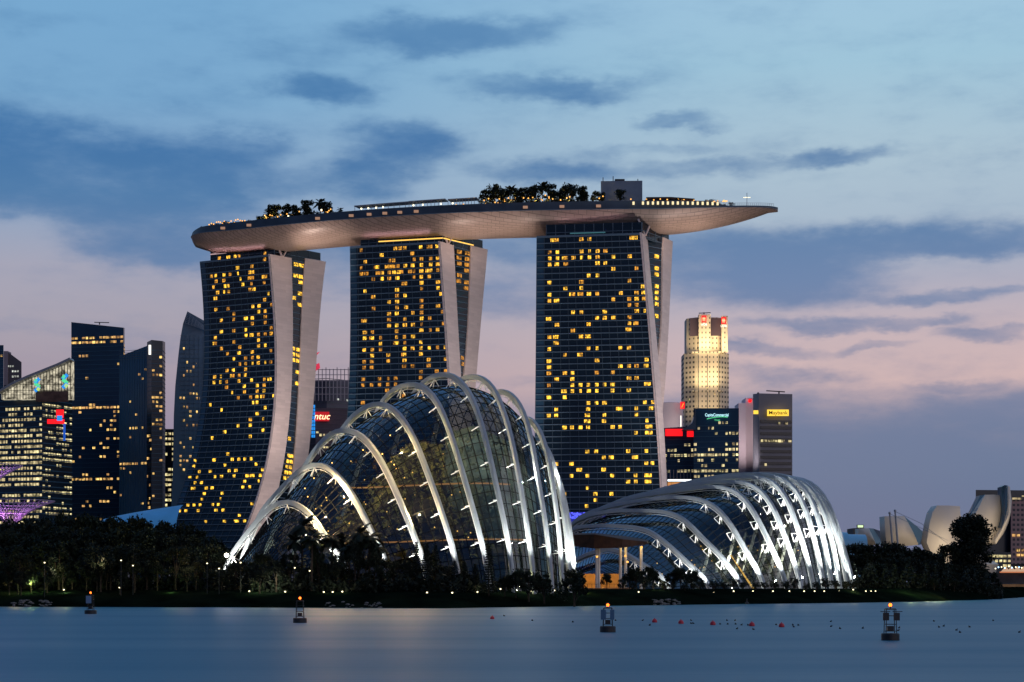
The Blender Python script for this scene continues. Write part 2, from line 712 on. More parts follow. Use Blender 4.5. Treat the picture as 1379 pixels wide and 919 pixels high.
t.links.new(o_.outputs['Object'], mp2.inputs[0])
t.links.new(mp2.outputs[0], n2_.inputs['Vector'])
t.links.new(n2_.outputs[0], mr_.inputs[0])
t.links.new(mr_.outputs[0], b.inputs['Roughness'])
w = MB()
w.quad((-4000, -600, 0), (4000, -600, 0), (4000, 1500, 0), (-4000, 1500, 0))
structure(w.build('water', wm), 'calm blue bay water in front of the shore', 'water')

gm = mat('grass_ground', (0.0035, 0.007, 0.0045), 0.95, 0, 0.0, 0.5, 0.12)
g = MB()
xs = list(np.linspace(-3800, -260, 16)) + list(np.linspace(-250, 260, 140)) + list(np.linspace(275, 3800, 16))
offs = [-6, -1, 1, 3, 6, 10, 15, 20, 26, 40, 80, 200, 600, 2000, 9000]
rows = []
for dd in offs:
    rows.append([(x * (1 + max(0, dd - 600) / 9000 * 1.0), shore_y(x) + dd, ground_z(x, shore_y(x) + dd) + (rnd.uniform(-.15, .2) if 0 < dd < 26 else 0)) for x in xs])
g.loft(rows)
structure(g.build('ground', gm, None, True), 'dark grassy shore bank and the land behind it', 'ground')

rk = MB()
for i in range(150):
    px = rnd.choice([rnd.uniform(0, 60), rnd.uniform(440, 520), rnd.uniform(880, 920)])
    x = XY(px, 425 if px < 800 else 460)[0]
    y = shore_y(x) + rnd.uniform(0, 9)
    r = rnd.uniform(.25, .6)
    z = ground_z(x, y)
    rk.lathe([(.02, -r * .4), (r, -r * .1), (r * .8, r * .35), (.02, r * .5)], (x, y, z), 5)
tag(rk.build('rock_revetment', mat('rock', (0.13, 0.13, 0.13), .9, 0, .2, .4, 1)), 'grey rocks scattered down the shore bank at the waterline', 'rocks', kind='stuff')


# ------------------------------------------------------------------ hotel towers
def fit(pts, deg=3):
    y = np.array([p[0] for p in pts], float)
    x = np.array([p[1] for p in pts], float)
    return np.polyfit(y - 500, x, min(deg, len(pts) - 1))


ZROOF, ZBACK, ZBASE = 180.6, 183.5, 4.0
TOWERS = [
    dict(ya=977., yb=955.6, splay=24.0, label='left curved glass hotel tower, its base splayed widest, pale end fins',
         FL=[(355, 270), (420, 274.5), (470, 275), (520, 273.5), (560, 270), (580, 266), (620, 257), (650, 247.5), (673, 240), (695, 233)],
         FR=[(345, 363), (380, 367.5), (420, 370.5), (460, 372), (520, 371.5), (570, 368), (600, 364.5), (620, 361), (660, 351.5), (700, 337), (718, 329)],
         FI=[(348.7, 392.6), (380, 394), (420, 394.2), (460, 393.8), (520, 393), (570, 389.6), (603, 384), (632, 380.5), (654, 376)],
         BL=[(347.6, 411), (420, 406.5), (520, 403), (570, 400), (625, 396)],
         BR=[(352, 439), (420, 431), (520, 424), (570, 419.5), (604, 416.4)]),
    dict(ya=933., yb=919.5, splay=13.0, label='middle glass hotel tower rising behind the tall glass dome',
         FL=[(335, 471.8), (430, 472.2), (470, 472), (497, 471), (554, 468.5)],
         FR=[(328.4, 592.6), (380, 596.6), (430, 600), (497, 604.6), (540, 607)],
         FI=[(331, 611), (380, 614), (430, 616), (497, 620.5), (540, 623)],
         BL=[(330.6, 634.6), (380, 632.9), (430, 631), (505, 625.3)],
         BR=[(336, 656.8), (380, 652.5), (430, 648), (505, 641.6)]),
    dict(ya=905., yb=896.7, splay=6.0, label='right glass hotel tower, nearest and widest, with narrow crossing fins',
         FL=[(321, 723), (420, 722.2), (520, 721.5), (580, 720.5), (660, 719)],
         FR=[(316.7, 864), (376.7, 869.8), (420, 873), (460, 876.5), (480, 879), (560, 885), (617, 888.6), (656, 891.2)],
         FI=[(320, 871.5), (376, 877), (460, 884), (480, 886.5), (560, 893), (655, 898)],
         BL=[(321, 893.8), (376, 892), (460, 889.2), (480, 886.5)],
         BR=[(326, 905.9), (376, 903.5), (460, 899.4), (542, 893.5)]),
]
FH = 3.07
WIN = [[], [], []]


def crop(x0, y0, s, pts):
    return [(x0 + p[0] / s, y0 + p[1] / s) + tuple(p[2:]) for p in pts]


WIN[2] = crop(700, 220, 3.828, [(168, 410), (190, 410), (318, 405), (359, 403), (578, 397), (598, 397), (155, 450), (195, 448, 1), (318, 444), (359, 442, 1), (401, 440), (441, 440),
    (155, 490), (195, 488), (237, 486), (277, 486), (318, 484, 1), (359, 483, 1), (401, 481), (483, 478, 1), (566, 475), (155, 527), (195, 525, 1), (237, 524), (401, 518), (441, 516), (483, 556), (603, 551),
    (357, 594), (401, 592), (566, 617), (153, 629), (318, 625), (236, 658), (318, 656), (637, 642, 2), (637, 672, 2), (153, 690), (275, 687), (318, 686), (357, 685), (401, 684), (522, 681), (603, 679),
    (153, 720), (194, 720), (483, 712), (566, 708), (603, 709), (641, 706), (566, 740), (603, 739), (275, 780), (318, 778), (438, 774), (603, 770), (645, 770, 1),
    (153, 812), (399, 806), (438, 805), (483, 804), (566, 800), (192, 844), (355, 838), (566, 831), (603, 831), (273, 870), (566, 863), (153, 903), (191, 904), (316, 901), (355, 900)]) + \
    crop(700, 420, 5.742, [(288, 116), (533, 108), (410, 157), (845, 145), (230, 207), (287, 206), (474, 201), (533, 200), (288, 253), (228, 297), (533, 292), (598, 290, 1), (778, 287), (845, 287), (349, 342), (473, 341), (598, 384), (981, 374), (226, 390),
    (226, 437), (778, 425), (845, 424), (903, 422), (984, 420, 1), (225, 482), (349, 477), (408, 478), (596, 472), (719, 470), (285, 527), (407, 525), (845, 517), (903, 515), (225, 574), (407, 571), (470, 571, 1), (530, 571), (595, 570), (656, 569), (718, 563),
    (978, 563), (1000, 563), (349, 618), (407, 617), (470, 613, 1), (532, 613), (595, 612), (718, 610), (843, 610), (225, 665), (348, 663), (530, 706), (593, 706), (655, 705), (967, 700), (1028, 697, 1), (282, 757), (529, 752), (775, 747), (901, 747),
    (1015, 745), (224, 803), (281, 803), (529, 800), (654, 797), (901, 795), (528, 846), (651, 846), (985, 838, 1), (346, 893), (402, 892), (468, 891), (528, 890), (718, 887), (774, 887), (985, 887), (1010, 887)]) + \
    crop(700, 560, 5.742, [(898, 131), (985, 130), (1010, 130), (522, 272), (590, 272), (838, 270), (978, 268, 1), (650, 320), (713, 318), (898, 317), (284, 367), (400, 367), (978, 362), (1025, 362), (466, 413), (648, 411), (838, 408), (400, 460), (522, 460),
    (714, 459), (895, 456), (978, 457), (1003, 457), (838, 505), (896, 503), (978, 503), (1003, 503), (523, 550, 1), (586, 600), (709, 599), (342, 600), (585, 646), (517, 691)])
WIN[1] = crop(450, 230, 4.593, [(168, 512, 1), (293, 506), (380, 493), (410, 490), (438, 490), (482, 497), (537, 491), (597, 488), (640, 484), (193, 558), (345, 546, 1), (368, 541), (495, 535, 1), (540, 538), (597, 530, 1), (641, 532), (168, 603, 1), (268, 597), (325, 592), (345, 591),
    (370, 586), (395, 586, 1), (440, 586), (485, 586), (540, 577), (597, 572), (641, 579), (170, 653), (200, 653), (268, 640), (297, 641), (342, 637), (372, 635), (400, 633), (420, 632, 1), (470, 628), (495, 630, 1), (540, 625), (575, 624), (597, 620), (642, 624), (243, 688, 1),
    (297, 685), (342, 683), (392, 678), (495, 672, 1), (540, 670), (590, 670)]) + \
    crop(450, 380, 4.593, [(440, 28), (542, 18), (644, 15), (542, 42, 1), (644, 50), (192, 76), (240, 75, 1), (390, 65), (672, 82), (242, 110), (390, 100), (440, 98), (340, 138), (390, 133), (542, 128), (390, 168), (446, 170), (542, 162), (644, 157), (245, 180), (340, 208),
    (388, 205), (488, 200), (542, 200), (680, 188, 1), (190, 252), (340, 245), (438, 240), (542, 235), (592, 230, 1), (340, 281), (388, 276), (438, 277), (488, 270), (542, 266, 1), (686, 260, 1), (388, 313), (540, 306), (596, 304, 1), (640, 300), (190, 320), (238, 320), (388, 346),
    (436, 345), (488, 342), (190, 357), (238, 357), (288, 350, 1), (288, 386), (388, 381), (438, 380, 1), (538, 378), (186, 428), (238, 430), (288, 424, 1), (436, 420), (486, 413), (538, 415), (590, 408), (640, 408), (690, 406), (236, 465), (335, 460), (436, 456), (538, 452),
    (186, 500), (238, 498, 1), (335, 495), (436, 490), (585, 481), (690, 479), (186, 535), (232, 534), (433, 525), (485, 521), (585, 516), (537, 552), (635, 547), (692, 542), (180, 603), (281, 600), (335, 598, 1), (381, 597), (535, 590), (178, 638), (232, 638), (281, 635),
    (332, 633), (380, 632), (328, 668), (430, 703), (178, 743)])
WIN[0] = crop(250, 230, 4.593, [(490, 508), (210, 550), (270, 543), (308, 540), (332, 537), (490, 560), (320, 585), (410, 578), (160, 645), (185, 640), (237, 635), (275, 630), (325, 628, 1), (395, 622), (415, 622), (480, 652), (495, 650), (190, 685), (237, 680), (340, 668, 1), (395, 664),
    (415, 664), (488, 695), (175, 725), (245, 722, 1), (265, 722), (355, 710), (410, 704), (240, 768, 1), (268, 765), (180, 775), (200, 772), (400, 747), (425, 745), (515, 775, 1), (190, 808), (490, 812), (418, 853), (456, 852), (533, 845), (188, 878), (264, 870), (298, 870), (454, 885), (493, 880)]) + \
    crop(240, 420, 4.596, [(235, 5), (345, 3), (500, 10), (540, 8), (460, 48), (424, 55, 1), (540, 40), (268, 68), (345, 62), (460, 80), (540, 75), (268, 135), (345, 128), (420, 120, 1), (577, 108), (421, 155), (460, 150), (498, 150), (540, 145), (577, 142), (231, 173), (345, 195), (498, 183),
    (231, 206), (382, 223), (498, 215), (540, 213, 1), (268, 237), (460, 252), (573, 244), (306, 265), (382, 262, 1), (345, 298), (418, 292), (460, 287), (496, 283), (382, 327), (418, 323), (460, 322, 1), (496, 320), (540, 316, 1), (573, 314), (303, 365), (345, 365, 1),
    (418, 360), (226, 405), (265, 405, 1), (340, 398), (378, 396), (416, 395), (222, 438), (262, 435, 1), (300, 434), (378, 428), (455, 425, 1), (535, 418), (570, 412, 1), (300, 466), (410, 460), (490, 456), (532, 455), (335, 497, 1), (411, 495), (490, 486), (532, 486, 1),
    (373, 528), (450, 523), (488, 522), (527, 518), (590, 516, 1), (465, 555, 1), (490, 552, 1), (200, 572, 1), (270, 600, 1), (540, 585, 1), (495, 622, 1), (448, 660), (527, 660, 1), (448, 694), (372, 700), (526, 727), (293, 740, 1), (448, 764), (213, 773)]) + \
    crop(220, 580, 4.593, [(200, 175), (318, 168), (395, 163), (430, 166), (508, 160), (192, 208), (385, 200), (463, 195), (540, 192), (578, 194), (412, 234), (618, 227), (218, 272, 1), (288, 268), (445, 263), (160, 305), (205, 303, 1), (315, 303), (357, 298),
    (435, 296), (515, 294), (550, 296), (597, 294), (193, 337), (231, 340), (500, 328), (587, 327, 1), (186, 370), (262, 370), (297, 372), (488, 366), (530, 366), (250, 403), (360, 404), (237, 436), (351, 436, 1), (150, 470), (186, 474), (225, 470), (302, 470), (337, 470),
    (545, 466), (97, 507), (137, 505), (213, 505), (322, 505), (367, 502), (466, 540), (440, 572, 1), (455, 570), (500, 570), (375, 573), (260, 573, 1), (68, 570)])
GAPW = [crop(250, 230, 4.593, [(683, 575), (720, 575), (680, 660), (717, 662), (715, 708), (714, 748), (670, 790), (712, 828)]) +
        crop(240, 420, 4.596, [(740, 222), (740, 256), (740, 290), (713, 225), (713, 260), (713, 293), (735, 428), (735, 385, 1), (690, 770), (690, 910)]) +
        crop(220, 580, 4.593, [(775, 165, 1), (795, 170, 1), (770, 195), (790, 195), (765, 220), (785, 235), (765, 245), (790, 260, 1), (755, 270), (750, 300, 1), (775, 290)]),
        crop(450, 230, 4.593, [(774, 500), (825, 500), (772, 548), (825, 545, 1), (774, 590), (820, 593), (774, 632), (818, 634), (770, 677), (818, 677), (815, 722)]) + crop(450, 380, 4.593, [(793, 455), (795, 490)]),
        crop(700, 220, 3.828, [(705, 490), (705, 530), (705, 568, 1), (705, 630), (705, 660), (705, 690), (705, 720), (705, 782)]) + [(884.2, 424.4)]]


class Edge:
    def __init__(s, pts, y0, splay):
        s.c = fit(pts)
        s.y0, s.sp = y0, splay

    def __call__(s, z):
        tt = max(0.0, (ZROOF - z) / ZROOF)
        Y = s.y0 - s.sp * (1.05 * tt ** 2.3 - 0.05 * math.sin(math.pi * tt))
        py = HOR - (z - CAMZ) * FPX / Y
        px = float(np.polyval(s.c, min(py, 745) - 500))
        return Vector(((px - CX) / FPX * Y, Y, z))


for ti, T in enumerate(TOWERS):
    EF = {'FL': Edge(T['FL'], T['ya'], T['splay']), 'FR': Edge(T['FR'], T['yb'], T['splay']), 'FI': Edge(T['FI'], T['yb'] + 11, T['splay'] * .95),
          'BL': Edge(T['BL'], T['yb'] + 21, 0), 'BR': Edge(T['BR'], T['yb'] + 32, 0)}
    back_shift = lambda z: EF['FI'](z) - EF['FR'](z)
    base = (EF['FL'](ZBASE) + EF['BR'](ZBASE)) / 2
    T['E'] = EF
    root = thing('hotel_tower', T['label'], 'hotel tower', (base.x, base.y, ZBASE), 'three towers of the hotel')
    T['root'] = root
    NZ = 40
    zs = [ZBASE + (ZROOF - ZBASE) * i / NZ for i in range(NZ + 1)]
    m = MB()
    m.loft([[EF['FL'](z), EF['FR'](z)] for z in zs])
    m.loft([[EF['FR'](z), EF['FI'](z), EF['FL'](z) + back_shift(z), EF['FL'](z)] for z in zs], 1)
    zt = ZROOF
    m.quad(EF['FL'](zt), EF['FR'](zt), EF['FI'](zt), EF['FL'](zt) + back_shift(zt), 1)
    m.build('glass_facade', [M['tower_glass'], M['tower_side']], root)
    # floor edges and bay lines, set proud of the glass
    fb = MB()
    nfl = int((ZROOF - ZBASE) / FH)
    for k in range(nfl + 1):
        z = ZROOF - k * FH
        a, b2 = EF['FL'](z), EF['FR'](z)
        u = (b2 - a).normalized()
        n = Vector((u.y, -u.x, 0)) * 0.55
        h = 0.45 if k else 1.0
        p = [a, b2, b2 + n, a + n]
        top = [q + Vector((0, 0, h)) for q in p]
        fb.hexa(p + top)
    fb.build('floor_edge', M['tower_band'], root)
    mu = MB()
    nb = (11, 12, 14)[ti]
    for k in range(nb + 1):
        f = k / nb
        prev = None
        for z in zs:
            a, b2 = EF['FL'](z), EF['FR'](z)
            u = (b2 - a).normalized()
            n = Vector((u.y, -u.x, 0))
            c = a.lerp(b2, f)
            q = [c - u * .13, c + u * .13]
            q = [q[0] + n * .32, q[1] + n * .32]
            if prev:
                mu.quad(prev[0], prev[1], q[1], q[0])
                mu.quad(prev[0] - n * .3, prev[0], q[0], q[0] - n * .3)
                mu.quad(prev[1], prev[1] - n * .3, q[1] - n * .3, q[1])
            prev = q
    mu.build('mullion', mat('bay_line', (0.028, 0.055, 0.08), .5), root)
    es = MB()
    prev = None
    for z in zs:
        a, b2 = EF['FL'](z), EF['FR'](z)
        n = Vector(((b2 - a).normalized().y, -(b2 - a).normalized().x, 0)) * .12
        q = [a + n, a.lerp(b2, .07) + n]
        if prev:
            es.quad(prev[0], prev[1], q[1], q[0])
        prev = q
    es.build('edge_glazing', M['edge_glass'], root)
    # the two end walls: pale blades
    for kind, (ea, eb), ztop in (('front', ('FR', 'FI'), ZROOF + 1.2), ('back', ('BL', 'BR'), ZBACK)):
        fm = MB()
        rows = []
        for i in range(NZ + 1):
            z = ZBASE + (ztop - ZBASE) * i / NZ
            a, b2 = EF[ea](z), EF[eb](z)
            d = (b2 - a)
            d.z = 0
            d.normalize()
            s = Vector((d.y, -d.x, 0))
            if s.x < 0:
                s = -s
            o1, o2 = a - d * (0.7 if kind == 'front' else 0), b2
            rows.append([o1 - s * .8, o1 + s * .06, o2 + s * .06, o2 - s * .8])
        fm.loft(rows, 0, True)
        fm.add(rows[-1], ((0, 1, 2, 3),))
        fm.build('end_fin', M['fin'], root)
    # rear slab and the glazed slot between the slabs
    bm_ = MB()
    rows = []
    for i in range(NZ + 1):
        z = ZBASE + (ZBACK - .4 - ZBASE) * i / NZ
        bl, br = EF['BL'](z), EF['BR'](z)
        lx = EF['FL'](z) + back_shift(z) * 1.0
        wv = (bl - lx)
        fl = bl - wv * 0.93
        rows.append([fl, bl - Vector((.85, 0, 0)), br - Vector((.85, 0, 0)), fl + (br - bl)])
    bm_.loft(rows, 0, True)
    bm_.add(rows[-1], ((0, 1, 2, 3),))
    bm_.build('rear_slab', M['tower_side'], root)
    ag, bands = MB(), MB()
    rws = []
    for i in range(NZ + 1):
        z = ZBASE + (ZROOF - ZBASE) * i / NZ
        fi, bl = EF['FI'](z) + Vector((-2.0, .5, 0)), EF['BL'](z) + Vector((-.9, -.4, 0))
        if bl.x < fi.x + .05:
            bl = Vector((fi.x + .05, bl.y, z))
        rws.append([fi, bl])
    ag.loft(rws)
    ag.build('slot_glazing', M['tower_glass'], root)
    for k in range(0, nfl):
        z = ZROOF - k * FH
        fi, bl = EF['FI'](z) + Vector((-2.0, .4, 0)), EF['BL'](z) + Vector((-.9, -.5, 0))
        if bl.x > fi.x + 2.5:
            bands.beam(fi, bl, .3, .35)
    bands.build('slot_floor_edge', M['tower_band'], root)
    # lit rooms
    def solve(px, py, e0, e1):
        u, z, Y = .5, 90., (T['ya'] + T['yb']) / 2
        for _ in range(9):
            z = CAMZ + (HOR - py) / FPX * Y
            a, b2 = e0(z), e1(z)
            kx = (px - CX) / FPX
            den = (b2.x - a.x) - kx * (b2.y - a.y)
            u = (kx * a.y - a.x) / den
            Y = a.y + u * (b2.y - a.y)
        return u, z
    many = MB()
    lots = sorted(WIN[ti], key=lambda w_: (w_[2] if len(w_) > 2 else 0) == 1)
    for q, wpt in enumerate(lots):
        u, z = solve(wpt[0], wpt[1], EF['FL'], EF['FR'])
        if not 0.02 < u < 0.985:
            u = min(.975, max(.03, u))
        k = round((ZROOF - z - FH / 2 + .2) / FH)
        z = ZROOF - k * FH - FH / 2 + .25
        a, b2 = EF['FL'](z), EF['FR'](z)
        dirn = b2 - a
        dim = len(wpt) > 2 and wpt[2] == 1
        ww = (1.75, 1.95, 2.0)[ti] * (rnd.uniform(.8, 1.12) if not dim else rnd.uniform(.5, .9))
        p = a.lerp(b2, u)
        if q < 98:
            lit_window('win_dim' if dim else 'win_hotel', p, dirn, ww, 1.75, root)
        else:
            lit_many(many, p, dirn, ww, 1.75)
        if rnd.random() < .45:   # the half-drawn curtain beside a lit room
            lit_many(many, p - dirn.normalized() * (ww * .5 + .55), dirn, .7, 1.7) if rnd.random() < .25 else None
    if ti == 1:      # rooms on the floors that the tall dome hides from here
        for _ in range(46):
            z = ZROOF - rnd.randint(36, 54) * FH - FH / 2 + .25
            a, b2 = EF['FL'](z), EF['FR'](z)
            lit_many(many, a.lerp(b2, (rnd.randrange(0, 12) + .5) / 12), b2 - a, 1.9, 1.75)
    for wpt in GAPW[ti]:
        u, z = solve(wpt[0], wpt[1], lambda zz: EF['FI'](zz) + Vector((-2, .5, 0)), lambda zz: EF['BL'](zz) + Vector((-.9, -.4, 0)))
        z = ZROOF - round((ZROOF - z - FH / 2) / FH) * FH - FH / 2 + .1
        a, b2 = EF['FI'](z) + Vector((-2, .5, 0)), EF['BL'](z) + Vector((-.9, -.4, 0))
        lit_many(many, a.lerp(b2, min(.9, max(.15, u))) + Vector((0, -.2, 0)), b2 - a, min(3.2, (b2 - a).length * .38), 1.9)
    sm = many.build('lit_windows', M['win_hotel_many'], root)
    sm['kind'] = 'stuff'
    # glazed storey between roof and sky park, with V struts
    nk = MB()
    z0, z1 = ZROOF, 188.0
    fl, fr, fi, br, bl = (EF[k](ZROOF) for k in ('FL', 'FR', 'FI', 'BR', 'BL'))
    rear_l = fl + (br - fr)
    c1, c2, c3, c4 = fl.lerp(fr, .05) + (br - fr) * .12, fl.lerp(fr, .965) + (br - fr) * .12, fl.lerp(fr, .98) + (br - fr) * .93, rear_l.lerp(br, .05)
    nk.prism([c1.xy, c2.xy, c3.xy, c4.xy], z0 - .5, z1)
    nk.build('roof_pavilion', M['tower_glass'], root)
    fr_ = MB()
    for k in range(11):
        p = c1.lerp(c2, k / 10)
        fr_.beam((p.x, p.y - .15, z0), (p.x, p.y - .15, z1), .25, .25)
    for k in range(5):
        p = c2.lerp(c3, k / 4)
        fr_.beam((p.x + .15, p.y, z0), (p.x + .15, p.y, z1), .25, .25)
    for zz_ in (z0 + .5, z0 + 3.2):
        fr_.beam((c1.x, c1.y - .2, zz_), (c2.x, c2.y - .2, zz_), .3, .3)
        fr_.beam((c2.x + .2, c2.y, zz_), (c3.x + .2, c3.y, zz_), .3, .3)
    fr_.build('pavilion_frame', M['tower_band'], root)
    st = MB()
    key = ('pink_strip', 'gold_strip', 'cyan_strip')[ti]
    f0, f1, zz_ = ((.0, .97, 186.0), (.22, 1.0, 184.2), (.25, .62, 183.2))[ti]
    a, b2 = c1.lerp(c2, f0), c1.lerp(c2, f1)
    st.beam((a.x, a.y - .5, zz_), (b2.x, b2.y - .5, zz_), .4, .5)
    if ti == 1:
        a, b2 = c2, c2.lerp(c3, .75)
        st.beam((a.x + .5, a.y, zz_), (b2.x + .5, b2.y, zz_), .4, .5)
    st.build('light_strip', M[key], root)
    vs_ = MB()
    foot = fr.lerp(fi, .55) + Vector((0, 0, 1))
    vs_.beam(foot, foot + Vector((-3.2, 1, 8.5)), .9, .9)
    vs_.beam(foot + Vector((.4, 0.5, 0)), foot + Vector((3.4, 6, 7.5)), .7, .7)
    vs_.build('v_strut', M['fin'], root)


for T, e in zip(TOWERS, (1.0, 1.0, 1.1)):
    p_ = T['E']['FI'](90)
    for zt_ in (60, 140):
        light('SPOT', (p_.x + 42, p_.y - 88, 8), 440000 * e * (.45 if zt_ == 60 else 1.2), (1, .80, .72), (p_.x, p_.y, zt_), spot_size=math.radians(50), spot_blend=1.0, shadow_soft_size=2)


# ------------------------------------------------------------------ sky park
SX = [-176, -150, -99, -42, 4, 55, 75, 100, 140]
SYV = [991, 975.5, 952, 931.5, 923.5, 919.5, 918.8, 917, 912]
scf = np.polyfit(SX, SYV, 4)
XL, XR = -175.6, 136.2
ZR = 194.6


def spine(x):
    return Vector((x, float(np.polyval(scf, x)), 0))


def spine_n(x):
    d = spine(x + 1) - spine(x - 1)
    d.normalize()
    return Vector((d.y, -d.x, 0))        # toward the viewer


def half_w(x):
    l = max(0, (x - XL))
    r = max(0, (XR - x))
    return 19.0 * min(1, (1 - (1 - min(1, l / 24.0)) ** 2.2)) ** .6 * min(1.0, (1 - (1 - min(1, r / 70.0)) ** 2.2)) ** .62


def depth_h(x):
    l = (x - XL)
    r = (XR - x)
    return 9.6 * min(1, .42 + .58 * min(1, l / 16.0)) * max(.16, (1 - (1 - min(1, r / 76.0)) ** 2.4))


def zrim(x):
    return ZR + 2.4 * max(0, min(1, (x - 70) / 62)) ** 1.5 + 1.4 * max(0, min(1, (-140 - x) / 36))


def deck_pt(x, f, z):
    p = spine(x) + spine_n(x) * half_w(x) * f
    return Vector((p.x, p.y, z))


sp = thing('sky_park', 'long boat shaped roof deck resting across the three hotel towers', 'sky park', (spine(0).x, spine(0).y, 186))
hm, ff, dk = MB(), MB(), MB()
hx = [XL + (XR - XL) * (0.5 - 0.5 * math.cos(math.pi * i / 110)) for i in range(111)]
rows, fro, fhs = [], [], []
for x in hx:
    p, n, hw, h = spine(x), spine_n(x), half_w(x), depth_h(x)
    r = []
    for k in range(21):
        s = -1 + 2 * k / 20
        ss = math.copysign(abs(s) ** .8, s)
        zz_ = zrim(x) - h * (1 - abs(ss) ** 2.6) ** .8
        q = p + n * hw * ss
        r.append((q.x, q.y, zz_))
    rows.append(r)
    q = [p + n * (hw * .985 - .2), p + n * (hw * .97 - .5), p - n * (hw * .97 - .5), p - n * (hw * .985 - .2)]
    fh_ = (.8 + zrim(x) - ZR) + (3.4 - zrim(x) + ZR) * min(1, max(0, (XR - x - 26) / 8.0)) if x > 60 else 1.2 + zrim(x) - ZR + (3.0 - zrim(x) + ZR) * min(1, (x - XL) / 14.0)
    fhs.append(fh_)
    fro.append([(q[0].x, q[0].y, zrim(x) - .05), (q[1].x, q[1].y, ZR + fh_), (q[2].x, q[2].y, ZR + fh_), (q[3].x, q[3].y, zrim(x) - .05)])
hm.loft(rows)
for x in (XL, XR):
    pass
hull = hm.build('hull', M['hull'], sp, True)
ff.loft([[r[0], r[1]] for r in fro])
ff.loft([[r[3], r[2]] for r in fro])
ff.add([fro[0][i] for i in range(4)], ((0, 1, 2, 3),))
ff.add([fro[-1][i] for i in range(4)], ((0, 1, 2, 3),))
ff.build('fascia', M['fascia'], sp)
dk.loft([[(r[1][0], r[1][1], r[1][2] - .6), (r[2][0], r[2][1], r[2][2] - .6)] for r in fro])
dk.build('deck', M['deck'], sp)
rim = MB()
for i in range(len(hx) - 1):
    if half_w(hx[i]) > 2:
        rim.beam(deck_pt(hx[i], 1.0, zrim(hx[i]) - .1), deck_pt(hx[i + 1], 1.0, zrim(hx[i + 1]) - .1), .3, .3)
rim.build('rim_edge', M['tower_band'], sp)
ZD = ZR + 4.2


def xs_at(px):
    """spine x whose front edge shows at this picture column"""
    lo, hi = XL, XR
    for _ in range(40):
        mid = (lo + hi) / 2
        q = deck_pt(mid, .9, 0)
        if CX + FPX * q.x / q.y < px:
            lo = mid
        else:
            hi = mid
    return (lo + hi) / 2


# niches with warm lamps set in the fascia
niche = MB()
niche.box((0, 0, 0), (2.4, .5, 1.3))
nme = niche.mesh('niche_lamp', emis('niche_glow', (1, .55, .35), .35))
for px in (303, 338, 430, 475, 499, 520, 540, 562, 708, 757, 806):
    p = deck_pt(xs_at(px), 1.0, ZR + 1.5)
    o = bpy.data.objects.new('niche_lamp', nme)
    C.objects.link(o)
    attach(o, sp)
    o.location = p + Vector((0, -.1, 0))
nwin = MB()
nwin.box((0, 0, 0), (1.0, .5, 1.5))
nme2 = nwin.mesh('fascia_window', emis('fascia_window_glow', (1, .8, .45), 1.2))
for k in range(17):
    px = 853 + (0 if k == 0 else 6 + 6.7 * k)
    if px > 972:
        break
    p = deck_pt(xs_at(px), 1.0, ZR + 2.7)
    o = bpy.data.objects.new('fascia_window', nme2)
    C.objects.link(o)
    attach(o, sp)
    o.location = p + Vector((0, -.15, 0))
# long pool canopies
for pa, pb, yy, zlo, zhi in ((473, 550, .55, 1.2, 4.0), (548, 598, .6, 1.2, 4.2), (600, 640, .5, 1.0, 4.6)):
    cm = MB()
    xa, xb = xs_at(pa), xs_at(pb)
    n = 10
    for i in range(n):
        x0, x1 = xa + (xb - xa) * i / n, xa + (xb - xa) * (i + 1) / n
        a, b2 = deck_pt(x0, yy, ZD + zhi - .6 + .3 * i / n), deck_pt(x1, yy, ZD + zhi - .6 + .3 * (i + 1) / n)
        cm.beam(a, b2, 6.5, .45)
        q = deck_pt(x0, yy + .12, ZD - 1)
        cm.beam(q, Vector((q.x, q.y, ZD + zhi - .7)), .25, .25)
    cm.build('pool_canopy', M['grey_steel'], sp)
# lift overrun block, restaurant pavilion, rails, mast
xo0, xo1 = xs_at(809), xs_at(866)
ob = MB()
ca, cb = deck_pt(xo0, .25, 0), deck_pt(xo1, .25, 0)
cc, cd = deck_pt(xo1, -.55, 0), deck_pt(xo0, -.55, 0)
ob.prism([ca.xy, cb.xy, cc.xy, cd.xy], ZD - 2, ZZ(244, 915))
ob.build('lift_overrun', mat('pale_cladding', (0.13, 0.18, .25), .6, 0, .4, .1, .2), sp)
op = MB()
for px, h in ((812, 2.5), (826, 3), (860, 1.5)):
    q = deck_pt(xs_at(px), .1, ZZ(244, 915))
    op.beam(q, q + Vector((0, 0, h)), .4, .4)
q = deck_pt(xs_at(835), .0, ZZ(244, 915) + .8)
op.box(q, (5, 4, 1.6))
op.build('roof_plant', M['dark_metal'], sp)
rp = MB()
xa, xb = xs_at(871), xs_at(936)
for i in range(8):
    x0, x1 = xa + (xb - xa) * i / 8, xa + (xb - xa) * (i + 1) / 8
    rp.beam(deck_pt(x0, .15, ZD + 3.6 - .25 * max(0, i - 4)), deck_pt(x1, .15, ZD + 3.6 - .25 * max(0, i - 3)), 11, .5)
    q = deck_pt(x0, .35, ZD - 1)
    rp.beam(q, (q.x, q.y, ZD + 3.5), .3, .3)
rp.build('restaurant_roof', M['dark_metal'], sp)
rb = MB()
for i in range(8):
    x0, x1 = xa + (xb - xa) * i / 8, xa + (xb - xa) * (i + 1) / 8
    rb.beam(deck_pt(x0, .2, ZD + .9), deck_pt(x1, .2, ZD + .9), .3, 2.2)
rb.build('restaurant_front', emis('restaurant_glow', (1, .28, .08), .28), sp)
rl = MB()
xa, xb = xs_at(960), XR - 2
pr = None
